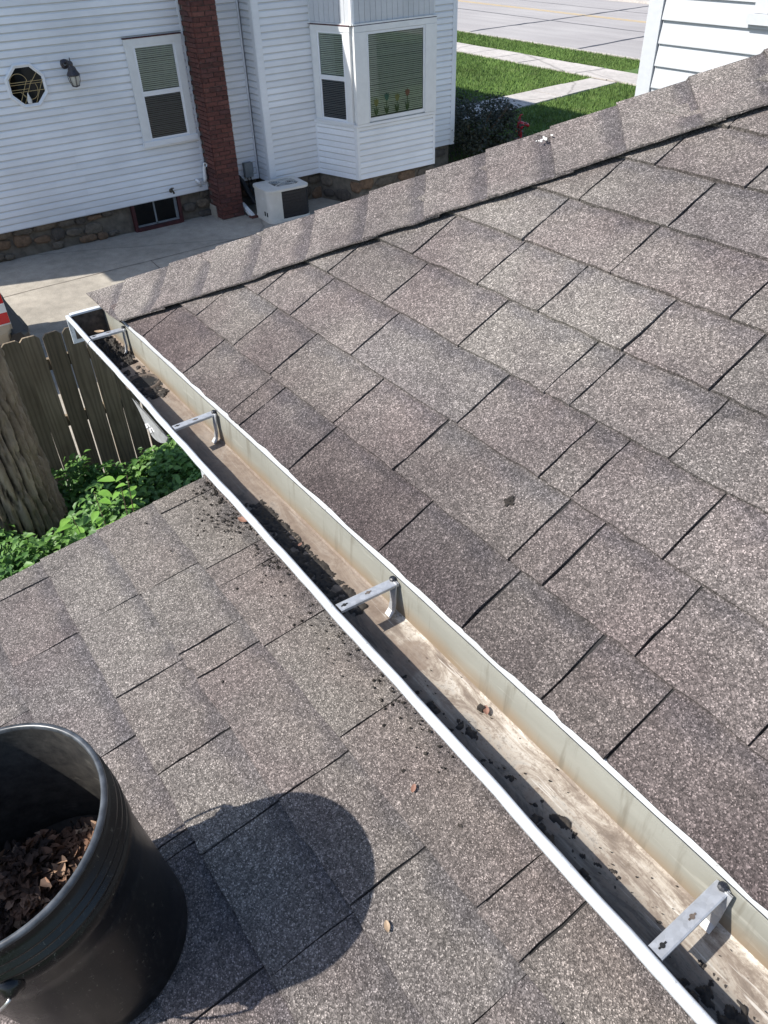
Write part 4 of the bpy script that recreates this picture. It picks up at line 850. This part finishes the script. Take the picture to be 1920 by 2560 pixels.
for c in (.045, .020, -.035, -.062):
    wv = .215; came([(-wv, c), (wv, c)] if c > 0 else ([(-wv, c), (.02, c)] if c == -.035 else [(-wv, c), (wv, c)]))
for a in (-.05, .01, .15): came([(a - .09, -.20), (a + .04 + .02, .06)])
came([(.06, .03), (.17, .15)]); came([(-.09 + .105 * math.cos(R(180 - k_)), .045 + .095 * math.sin(R(k_))) for k_ in range(0, 181, 15)]); came([(.02 + .10 * math.cos(R(k_)), -.045 + .11 * math.sin(R(k_))) for k_ in range(-150, 40, 14)]); came([(-.10, -.06), (-.02, -.14)])
b_ = MB(); b_.lathe(F1w(ca_ - .02, .019, cz - .22), (0, 0, 1), [(.03, 0), (.034, .04), (.02, .08), (.008, .12), (.0, .14)], 10); b_.build('window_ornament', 'snow', ow)
# basement window
bz = MB(); ba0, ba1 = 1.2 + 4.16, 1.2 + 4.92
def FB(a, b, c): return Vector((X1 + .07, 1.2 - a, c)) + Vector((-b, 0, 0))
FBf = FR((X1 + .07, 1.2), (X1 + .07, -6.5))
FBf.box(bz, ba0 - .05, ba0, -.0, .085, .0, .435); FBf.box(bz, ba1, ba1 + .05, 0, .085, 0, .435); FBf.box(bz, ba0, ba1, 0, .10, .0, .055)
bwn = bz.build('window', 'red_paint', hs); bwn['label'] = 'basement window in a dark red frame set in the stone foundation'
trim(FBf, ba0, ba1, .002, .006, .055, .435, 'backing', bwn, 'room_dark'); trim(FBf, ba0 + .34, ba0 + .365, .012, .03, .055, .435, 'muntin', bwn, 'grey_box'); trim(FBf, ba1 - .05, ba1 - .004, .012, .034, .055, .435, 'jamb', bwn, 'grey_box'); trim(FBf, ba0 + .004, ba1 - .052, .012, .030, .057, .085, 'bottom_rail', bwn, 'grey_box')
g_ = MB(); g_.add([FBf(ba0, .011, .06), FBf(ba1, .011, .06), FBf(ba1, .011, .43), FBf(ba0, .011, .43)], [(0, 1, 2, 3)]); g_.build('pane', 'glass_dark', bwn)
# foundation stones
def stones(fr, a0, a1, zt, wr, hr, parent, seed, skip=None, out=.055):
    rr = random.Random(seed); z = .0
    while z < zt - .05:
        h = min(rr.uniform(*hr), zt - z); 
        if zt - z - h < .06: h = zt - z
        a = a0 + rr.uniform(-.1, 0)
        while a < a1:
            w_ = rr.uniform(*wr); c = (a + w_ / 2, z + h / 2 + rr.uniform(-.03, .03)); h_ = h; h = h * rr.uniform(.62, 1.12)
            if a0 <= c[0] <= a1 and not (skip and skip[0] - .02 < c[0] + w_ / 2 and c[0] - w_ / 2 < skip[1] + .02) and rr.random() < .84:
                n_ = 11; pts = []
                for k_ in range(n_):
                    t = 2 * math.pi * k_ / n_; e = 4.0; cx, sx = math.cos(t), math.sin(t); rad_ = (abs(cx) ** e + abs(sx) ** e) ** (-1 / e); q = rr.uniform(.84, 1.04)
                    pts.append((c[0] + cx * rad_ * w_ * .49 * q, max(.0, min(zt - .004, c[1] + sx * rad_ * h * .49 * q + rr.uniform(-.008, .008)))))
                mb = MB(); ob_ = out * rr.uniform(.55, 1.0)
                mb.add([fr(p[0], .0, p[1]) for p in pts] + [fr(p[0], ob_ * .8, p[1]) for p in pts] + [fr(c[0] + (p[0] - c[0]) * .72, ob_, c[1] + (p[1] - c[1]) * .72) for p in pts] + [fr(c[0], ob_ * rr.uniform(1.0, 1.1), c[1])],
                       [(i, (i + 1) % n_, (i + 1) % n_ + n_, i + n_) for i in range(n_)] + [(i + n_, (i + 1) % n_ + n_, (i + 1) % n_ + 2 * n_, i + 2 * n_) for i in range(n_)] + [(i + 2 * n_, (i + 1) % n_ + 2 * n_, 3 * n_) for i in range(n_)])
                mb.build('stone', 'field_stone', parent, True)
            a += w_ + rr.uniform(-.01, .03); h = h_
        z += h
stones(FBf, .1, 6.72, .44, (.14, .36), (.11, .19), hs, 4, (ba0 - .05, ba1 + .05)); stones(FBf, 7.12, 7.6, .44, (.2, .36), (.14, .2), hs, 5)
F2f = FR((X2 + .07, -6.56), (X2 + .07, -10.55)); stones(F2f, .03, 1.0, .44, (.28, .5), (.18, .26), hs, 6); stones(F2f, 3.15, 3.95, .44, (.28, .5), (.18, .26), hs, 16)
FLf = FR((X2 - .01, -7.53), (XB + .06, -7.79)); FFf = FR((XB + .06, -7.79), (XB + .05, -9.36)); stones(FLf, .02, FLf.L - .02, .44, (.25, .45), (.2, .25), hs, 8, out=.03); stones(FFf, .02, FFf.L - .02, .44, (.3, .52), (.2, .26), hs, 9, out=.03)
# roofs (above the picture, they shade the drive and the lawn)
def hip(x0, x1, y0, y1, ze, pitch, name):
    run = min(abs(x1 - x0), abs(y1 - y0)) / 2; zr = ze + run * pitch; ys = sorted((y0, y1)); 
    if abs(x1 - x0) > abs(y1 - y0): ra = (x0 + run, (y0 + y1) / 2); rb = (x1 - run, (y0 + y1) / 2)
    else: ra = ((x0 + x1) / 2, ys[0] + run); rb = ((x0 + x1) / 2, ys[1] - run)
    v = [(x0, ys[0], ze), (x1, ys[0], ze), (x1, ys[1], ze), (x0, ys[1], ze), (*ra, zr), (*rb, zr)]
    if abs(x1 - x0) > abs(y1 - y0): fs = [(0, 1, 5, 4), (1, 2, 5), (2, 3, 4, 5), (3, 0, 4)]
    else: fs = [(0, 1, 4), (1, 2, 5, 4), (2, 3, 5), (3, 0, 4, 5)]
    mb = MB(); mb.add(v, fs); mb.build(name, 'shingle_lower', hs); m2 = MB(); m2.box((x0, ys[0], ze - .16), (x1, ys[1], ze - .004)); m2.build('soffit', 'trim_white', hs)
hip(12.66, 22.4, 1.5, -6.55, 5.08, .5, 'roof'); hip(12.22, 22.4, -6.10, -11.35, 5.12, .5, 'roof')
# chimney, every brick
ch = MB(); CY0, CY1, CX = -5.52, -5.925, 12.63
ch.box((CX + .008, CY0 - .008, .02), (X1 + .05, CY1 + .008, 6.2)); chm = ch.build('chimney', 'mortar', hs); chm['label'] = 'narrow dark red brick chimney against the white siding'
bl, bh, gp = .195, .0585, .0085; bm_ = None
def brickmesh(l, d, h):
    mb = MB(); c = .004; mb.box((-l / 2 + c, -d / 2, -h / 2 + c), (l / 2 - c, d / 2, h / 2 - c)); mb.hexa([(-l / 2, -d / 2 + c, -h / 2), (l / 2, -d / 2 + c, -h / 2), (l / 2, d / 2 - c, -h / 2), (-l / 2, d / 2 - c, -h / 2), (-l / 2, -d / 2 + c, h / 2), (l / 2, -d / 2 + c, h / 2), (l / 2, d / 2 - c, h / 2), (-l / 2, d / 2 - c, h / 2)]); return mb.mesh('brick', 'brick')
meshF = brickmesh(.193, .03, bh); meshH = brickmesh(.0925, .03, bh); meshS = brickmesh(.30, .03, bh); meshS2 = brickmesh(.105, .03, bh)
z = .02 + bh / 2 + .005; row = 0
while z < 4.9:
    fr_parts = [(meshF, .1), (meshF, .303)] if row % 2 == 0 else [(meshH, .05), (meshF, .2025), (meshH, .355)]
    for me, a in fr_parts:
        ob = bpy.data.objects.new('brick', me); ob.location = (CX + .010 + random.uniform(-.0025, .002), CY0 - a + random.uniform(-.002, .002), z + random.uniform(-.0015, .0015)); ob.rotation_euler = (random.gauss(0, .006), random.gauss(0, .008), -math.pi / 2); link(ob, chm)
    for me, a in ([(meshS, .155)] if row % 2 else [(meshS2, .06), (meshS, .27)]):
        ob = bpy.data.objects.new('brick', me); ob.location = (CX + .004 + a + random.uniform(-.002, .002), CY0 - .004 + random.uniform(-.002, .002), z); ob.rotation_euler = (0, random.gauss(0, .006), 0); link(ob, chm)
    z += bh + gp; row += 1
MB().box((CX - .02, CY0 + .02, 0), (X1 + .06, CY1 - .02, .018)).build('footing', 'concrete', chm)
MB().box((X1 - .22, CY0 + .004, .018), (X1 + .06, CY0 + .02, .20)).build('footing', 'concrete', chm)

# ----------------------------------------------------------------- fixtures on the neighbour house
la = thing('wall_lantern', 'bronze carriage lantern on the white siding beside the octagonal window', 'lamp', (12.9, -3.66, 2.25))
c = Vector((12.90, -3.665, 0))
mb = MB(); mb.lathe((X1 - .012, -3.615, 2.53), (-1, 0, 0), [(.065, 0), (.062, .012), (.045, .022), (.02, .03)], 20); mb.build('back_plate', 'lamp_bronze', la, True)
MB().tube([(X1 - .03, -3.62, 2.54), (12.94, -3.64, 2.57), (12.905, -3.66, 2.56), (12.90, -3.665, 2.53)], .016, 8).build('arm', 'lamp_bronze', la, True)
mb = MB(); mb.lathe((c.x, c.y, 0), (0, 0, 1), [(.001, 2.625), (.006, 2.61), (.008, 2.575), (.022, 2.565), (.03, 2.54), (.026, 2.515), (.05, 2.495), (.062, 2.455), (.088, 2.415), (.094, 2.40), (.086, 2.388)], 12); mb.build('roof_cap', 'lamp_bronze', la)
MB().lathe((c.x, c.y, 0), (0, 0, 1), [(.082, 2.389), (.076, 2.33), (.048, 2.262), (.001, 2.258)], 6).build('glass', 'lamp_glass', la)
for k_ in range(6):
    a = R(60 * k_); MB().tube([(c.x + r_ * math.cos(a), c.y + r_ * math.sin(a), z_) for r_, z_ in ((.085, 2.39), (.079, 2.33), (.051, 2.262))], .005, 5).build('rib', 'lamp_bronze', la)
MB().lathe((c.x, c.y, 0), (0, 0, 1), [(.055, 2.266), (.055, 2.255), (.02, 2.243), (.001, 2.238)], 12).build('bottom_cap', 'lamp_bronze', la)
sp = thing('garden_spigot', 'small dark outdoor tap low on the siding above the basement window', 'tap', (13.0, -4.84, .54))
MB().lathe((X1 - .012, -4.835, .548), (-1, 0, 0), [(.034, 0), (.034, .012), (.014, .016), (.014, .06)], 14).build('flange', 'brass', sp, True); MB().tube([(12.99, -4.835, .548), (12.95, -4.84, .546), (12.935, -4.845, .515)], .016, 8).build('spout', 'brass', sp, True); MB().lathe((12.965, -4.838, .565), (0, 0, 1), [(.006, 0), (.006, .025), (.028, .028), (.028, .036), (.002, .038)], 10).build('valve_wheel', 'brass', sp)
pv = thing('vent_pipe', 'white plastic vent elbow pipes beside the chimney at the siding corner', 'pipe', (12.98, -5.43, .52))
MB().tube([(X1 - .05, -5.45, .60), (12.985, -5.45, .60), (12.98, -5.45, .64), (12.98, -5.465, .80), (12.965, -5.475, .85), (12.93, -5.478, .86)], .030, 12, False).build('upright', 'pvc', pv, True); MB().lathe((12.932, -5.478, .86), (-1, 0, 0), [(.036, -.03), (.036, .0), (.024, .0), (.024, -.03)], 14).build('coupling', 'pvc', pv, True)
MB().lathe((12.98, -5.452, .63), (0, 0, 1), [(.036, 0), (.036, .05)], 14).build('coupling', 'pvc', pv, True); MB().tube([(X1 - .01, -5.31, .625), (12.99, -5.32, .625), (12.96, -5.34, .60), (12.95, -5.352, .535)], .030, 12).build('outlet_elbow', 'pvc', pv, True)
eb = thing('disconnect_box', 'grey electrical disconnect box on the siding right of the chimney', 'electrical box', (13.0, -6.29, .5))
MB().box((X1 - .1, -6.20, .52), (X1 - .014, -6.35, .755)).build('case', 'grey_box', eb); MB().box((X1 - .108, -6.195, .60), (X1 - .1015, -6.355, .76)).build('cover', 'grey_box', eb)
for yy in (-6.25, -6.31): MB().tube([(X1 - .05, yy, .52), (X1 - .06, yy - .01, .40), (12.85, yy - .02, .28), (12.6, -6.25, .22)], .014, 7).build('conduit', 'rubber', eb)
ls = thing('refrigerant_line', 'black insulated pipe curving from the wall to the air conditioner', 'pipe', (12.9, -6.1, 0))
MB().tube([(X1, -6.06, .52), (12.97, -6.07, .55), (12.90, -6.09, .50), (12.82, -6.13, .34), (12.70, -6.17, .18), (12.5, -6.22, .16)], .038, 10).build('insulation', 'rubber', ls, True)
MB().tube([(X1, -6.16, .46), (12.92, -6.16, .44), (12.78, -6.19, .25), (12.55, -6.25, .12)], .022, 8).build('hose', 'rubber', ls, True)
gd = thing('downspout_end', 'white loose downspout piece on the ground right of the chimney', 'downspout', (12.45, -5.98, 0))
MB().obox((12.62, -5.99, .09), Vector((-.86, -.1, -.42)).normalized(), Vector((-.1, .99, 0)).normalized(), Vector((-.42, .0, .86)).normalized(), (.17, .035, .028)).build('spout', 'pvc', gd); MB().obox((12.46, -6.01, .018), (1, 0, 0), (0, 1, 0), (0, 0, 1), (.06, .06, .016)).build('splash_brick', 'brick', gd)

# ----------------------------------------------------------------- air conditioner
acx, acy, arot = 12.21, -6.46, R(-3); hx, hy, rc = .31, .385, .11
ac = thing('air_conditioner', 'cream outdoor air conditioner unit beside the chimney with black coil front', 'air conditioner', (acx, acy, 0))
def rr_(hx_, hy_, rc_, n_=6):
    p = []
    for (sx, sy, a0) in ((1, 1, 0), (-1, 1, 90), (-1, -1, 180), (1, -1, 270)):
        for k_ in range(n_ + 1): a = R(a0 + 90 * k_ / n_); p.append((sx * (hx_ - rc_) + rc_ * math.cos(a), sy * (hy_ - rc_) + rc_ * math.sin(a)))
    return [(acx + x * math.cos(arot) - y * math.sin(arot), acy + x * math.sin(arot) + y * math.cos(arot)) for x, y in p]
def skin(lo, hi, z0, z1, name, m, parent, cap=False):
    n_ = len(lo); mb = MB(); mb.add([(x, y, z0) for x, y in lo] + [(x, y, z1) for x, y in hi], [(i, (i + 1) % n_, (i + 1) % n_ + n_, i + n_) for i in range(n_)] + ([tuple(range(n_, 2 * n_))] if cap else [])); return mb.build(name, m, parent)
body = rr_(hx, hy, rc); skin(body, body, .05, .50, 'coil', 'ac_coil', ac)
skin(rr_(hx + .012, hy + .012, rc + .01), rr_(hx + .012, hy + .012, rc + .01), .0, .05, 'base_pan', 'ac_metal', ac, True)
b2 = rr_(hx + .004, hy + .004, rc + .004); n_ = len(b2); per = []
lp = lambda x, y: (acx + x * math.cos(arot) - y * math.sin(arot), acy + x * math.sin(arot) + y * math.cos(arot))
# service panel wraps the corner towards the chimney
path = [lp(hx + .004, hy - .0)] if 0 else [p for p in b2 if True]
seq = [i for i in range(n_)]
mb = MB(); sel = b2[0:14]   # two left corners and the side facing the chimney
pp = [lp(hx + .004, .1)] + sel + [lp(-hx - .004, .14)]
mb.grid([[(x, y, .05) for x, y in pp], [(x, y, .50) for x, y in pp]]); pan = mb.build('service_panel', 'ac_metal', ac)
for (x, z, w_, h_) in ((.14, .36, .09, .03),): MB().box((acx - .16, acy + hy + .004, z), (acx - .05, acy + hy + .012, z + h_)).build('nameplate', 'snow', pan)
for dx in (-.20, -.12): MB().box((acx + dx, acy + hy - .0, .10), (acx + dx + .04, acy + hy + .014, .17)).build('valve', 'black_hole', pan)
t1 = rr_(hx + .018, hy + .018, rc + .01); t2 = rr_(hx + .012, hy + .012, rc + .01)
lid = skin(t1, t1, .495, .53, 'top_rim', 'ac_metal', ac)
mb = MB(); nn = len(t1); inner = [(acx + .255 * math.cos(2 * math.pi * (k_ + .5) / nn + R(0) ), acy + .255 * math.sin(2 * math.pi * (k_ + .5) / nn)) for k_ in range(nn)]
inner = [(acx + .25 * (x - acx) / math.hypot(x - acx, y - acy), acy - .06 + .25 * (y - acy) / math.hypot(x - acx, y - acy)) for x, y in t1]
mb.add([(x, y, .53) for x, y in t1] + [(x, y, .545) for x, y in inner] + [(x, y, .50) for x, y in inner], [(i, (i + 1) % nn, (i + 1) % nn + nn, i + nn) for i in range(nn)] + [(i + nn, (i + 1) % nn + nn, (i + 1) % nn + 2 * nn, i + 2 * nn) for i in range(nn)]); mb.build('top_panel', 'ac_metal', ac)
MB().add([(x, y, .50) for x, y in inner], [tuple(range(nn))]).build('fan_well', 'ac_coil', ac)
mb = MB()
for k_ in range(3):
    a = R(120 * k_ + 20); d = Vector((math.cos(a), math.sin(a), 0)); s_ = Vector((-d.y, d.x, 0)); o_ = Vector((acx, acy - .06, .515)); mb.add([o_ + d * .04 + s_ * .02, o_ + d * .22 + s_ * .10, o_ + d * .23 - s_ * .05 + Vector((0, 0, .015)), o_ + d * .05 - s_ * .04], [(0, 1, 2, 3)])
mb.lathe((acx, acy - .06, .50), (0, 0, 1), [(.07, 0), (.07, .04), (.03, .05), (.001, .05)], 16); mb.build('fan', 'ac_fan', ac)
mb = MB()
for r_ in (.06, .10, .14, .18, .22): mb.tube([(acx + r_ * math.cos(R(15 * k_)), acy - .06 + r_ * math.sin(R(15 * k_)), .553) for k_ in range(25)], .0025, 4, False)
for k_ in range(4): a = R(90 * k_ + 30); mb.tube([(acx, acy - .06, .556), (acx + .255 * math.cos(a), acy - .06 + .255 * math.sin(a), .548)], .006, 5)
mb.build('fan_guard', 'ac_metal', ac)
gr = MB(); 
for k_ in range(9): z = .075 + k_ * .05; q = [lp(-hx - .006, .14)] + [(x, y) for x, y in rr_(hx + .006, hy + .006, rc + .006)[14:22]] + [lp(.1, -hy - .006)]; gr.tube([(x, y, z) for x, y in q], .0028, 4)
gr.build('coil_guard', 'ac_coil', ac)

# ================================================================= OWN MAIN HOUSE (sunlit clapboard wall)
ow_ = thing('main_house', 'sunlit white clapboard house wall rising behind the upper roof at top right', 'house', (3.7, -4.8, 0))
YW = -4.8; FW = FR((3.72, YW), (-2.5, YW))
if FW.n.y < 0: FW = FR((-2.5, YW), (3.72, YW)); 
prism([(-2.5, YW - .006), (3.70, YW - .006), (3.70, -13.5), (-2.5, -13.5)], 0, 6.3, 'clapboard_paint', 'wall', ow_)
z = 3.607 - .127 * 9
while z < 6.2:
    mb = MB(); x0_, x1_ = -2.45, 3.663
    pr_ = [(0, z + .001), (.021, z), (.021, z + .006), (.0035, z + .127 + .004)]
    xs_ = [x0_ + (x1_ - x0_) * i / 8 for i in range(9)]; wv = [random.gauss(0, .0008) for _ in xs_]
    mb.grid([[(x, YW + b_ + wv[i], c_ + wv[i]) for b_, c_ in pr_] for i, x in enumerate(xs_)]); mb.add([(x1_, YW + b_, c_) for b_, c_ in pr_], [(0, 1, 2, 3)]); mb.build('clapboard', 'clapboard_paint', ow_); z += .127
MB().box((3.669, YW - .02, 0), (3.778, YW + .026, 6.25)).build('corner_board', 'clapboard_paint', ow_); MB().box((3.702, YW - .11, 0), (3.778, YW - .0205, 6.25)).build('corner_board', 'clapboard_paint', ow_)
mb = MB(); mb.box((2.94, YW, 3.685), (3.03, YW + .030, 5.2)); mb.box((1.9, YW, 3.685), (1.99, YW + .030, 5.2)); mb.box((1.99, YW, 5.11), (2.94, YW + .030, 5.2)); mw = mb.build('window', 'clapboard_paint', ow_); MB().box((1.86, YW, 3.63), (3.055, YW + .05, 3.683)).build('sill', 'clapboard_paint', mw)
mb = MB(); mb.box((2.89, YW + .002, 3.69), (2.938, YW + .022, 5.1)); mb.box((1.992, YW + .002, 3.69), (2.04, YW + .022, 5.1)); mb.box((2.04, YW + .002, 3.69), (2.89, YW + .022, 3.735)); mb.box((2.04, YW + .002, 4.36), (2.89, YW + .022, 4.41)); mb.build('sash', 'trim_white', mw)
MB().add([(2.04, YW + .016, 3.735), (2.89, YW + .016, 3.735), (2.89, YW + .016, 5.1), (2.04, YW + .016, 5.1)], [(3, 2, 1, 0)]).build('pane', 'glass_dark', mw); MB().box((2.04, YW + .0225, 4.36), (2.041, YW + .023, 4.37)).build('latch', 'steel', mw)
mb = MB(); mb.add([(-2.9, YW + .3, 6.3), (4.1, YW + .3, 6.3), (4.1, -13.9, 6.3), (-2.9, -13.9, 6.3), (.6, YW + .3, 8.6), (.6, -13.9, 8.6)], [(1, 2, 5, 4), (3, 0, 4, 5), (0, 1, 4), (2, 3, 5), (3, 2, 1, 0)]); mb.build('roof', 'shingle_lower', ow_)

# ================================================================= SHRUB, PUMP
MB().add([(12.4, -10.75, .004), (12.3, -12.9, .004), (14.6, -12.9, .004), (15.0, -10.75, .004)], [(0, 1, 2, 3)]).build('mulch_bed', 'mulch', kind='structure')
sh = thing('garden_shrub', 'dark bushy maroon-green shrub at the front corner of the white house', 'shrub', (13.2, -11.5, 0))
g = np.random.default_rng(77); n = 5200
cl = np.array([(12.9, -11.3, .62, .62, .62, .48), (13.3, -11.9, .60, .7, .6, .45), (12.8, -12.1, .45, .5, .45, .4), (13.4, -11.1, .85, .5, .5, .38), (12.55, -10.95, .62, .3, .38, .42), (13.2, -12.35, .70, .45, .35, .3), (13.9, -11.6, .65, .6, .6, .45)])
ci = g.integers(0, len(cl), n); d = g.normal(size=(n, 3)); d /= np.linalg.norm(d, axis=1, keepdims=True); rr2 = g.uniform(.5, 1.12, n)[:, None]
P = cl[ci, :3] + d * rr2 * cl[ci, 3:]; P[:, 2] = np.maximum(P[:, 2] + .05 * np.sin(P[:, 0] * 9) , .03)
V, F = leaves_np(P, g.uniform(.045, .10, n), d * .5 + np.array([-.1, .1, .9]) + g.normal(0, .4, (n, 3)), 9, .5)
npmesh('crown', V, F, 'shrub_leaf', sh)
for k_ in range(9):
    a = R(40 * k_); MB().tube([(13.1, -11.6, 0), (13.1 + .3 * math.cos(a), -11.6 + .3 * math.sin(a), .45), (13.1 + .75 * math.cos(a), -11.6 + .65 * math.sin(a), .95)], [.03, .018, .006], 6).build('stem', 'twig', sh)
pu = thing('hand_water_pump', 'red cast-iron garden hand pump on the shaded lawn beside the shrub', 'water pump', (13.03, -12.83, 0)); px, py = 13.03, -12.83
MB().lathe((px, py, 0), (0, 0, 1), [(.085, 0), (.085, .015), (.05, .03), (.05, .06), (.075, .10), (.08, .12), (.05, .135)], 16).build('base', 'pump_red', pu)
MB().lathe((px, py, .12), (0, 0, 1), [(.048, 0), (.050, .2), (.062, .215), (.070, .23), (.072, .32), (.064, .335), (.03, .35), (.001, .352)], 16).build('barrel', 'pump_red', pu, True)
MB().tube([(px, py - .03, .40), (px - .01, py - .12, .40), (px - .02, py - .19, .375), (px - .02, py - .205, .345)], [.042, .036, .030, .032], 12).build('spout', 'pump_red', pu, True)
MB().tube([(px, py + .02, .45), (px, py + .035, .57), (px, py + .02, .60)], .014, 8).build('fulcrum', 'pump_red', pu); MB().tube([(px, py - .03, .60), (px, py + .03, .595), (px + .0, py + .075, .53), (px, py + .10, .36), (px, py + .12, .28)], .011, 8).build('lever', 'pump_red', pu)
for k_ in range(6):
    x, y = 12.45 + random.random() * .5, -11.6 - random.random() * 1.0; fl = thing('red_flower', 'small dark red flower in the shaded bed below the shrub', 'flower', (x, y, 0), 'red flowers in the bed under the shrub')
    MB().tube([(x, y, 0), (x + .01, y, .16)], .004, 5).build('stem', 'stem_green', fl); MB().lathe((x + .01, y, .16), (0, 0, 1), [(.005, 0), (.03, .012), (.036, .025), (.012, .02), (.001, .022)], 8).build('bloom', 'pump_red', fl)
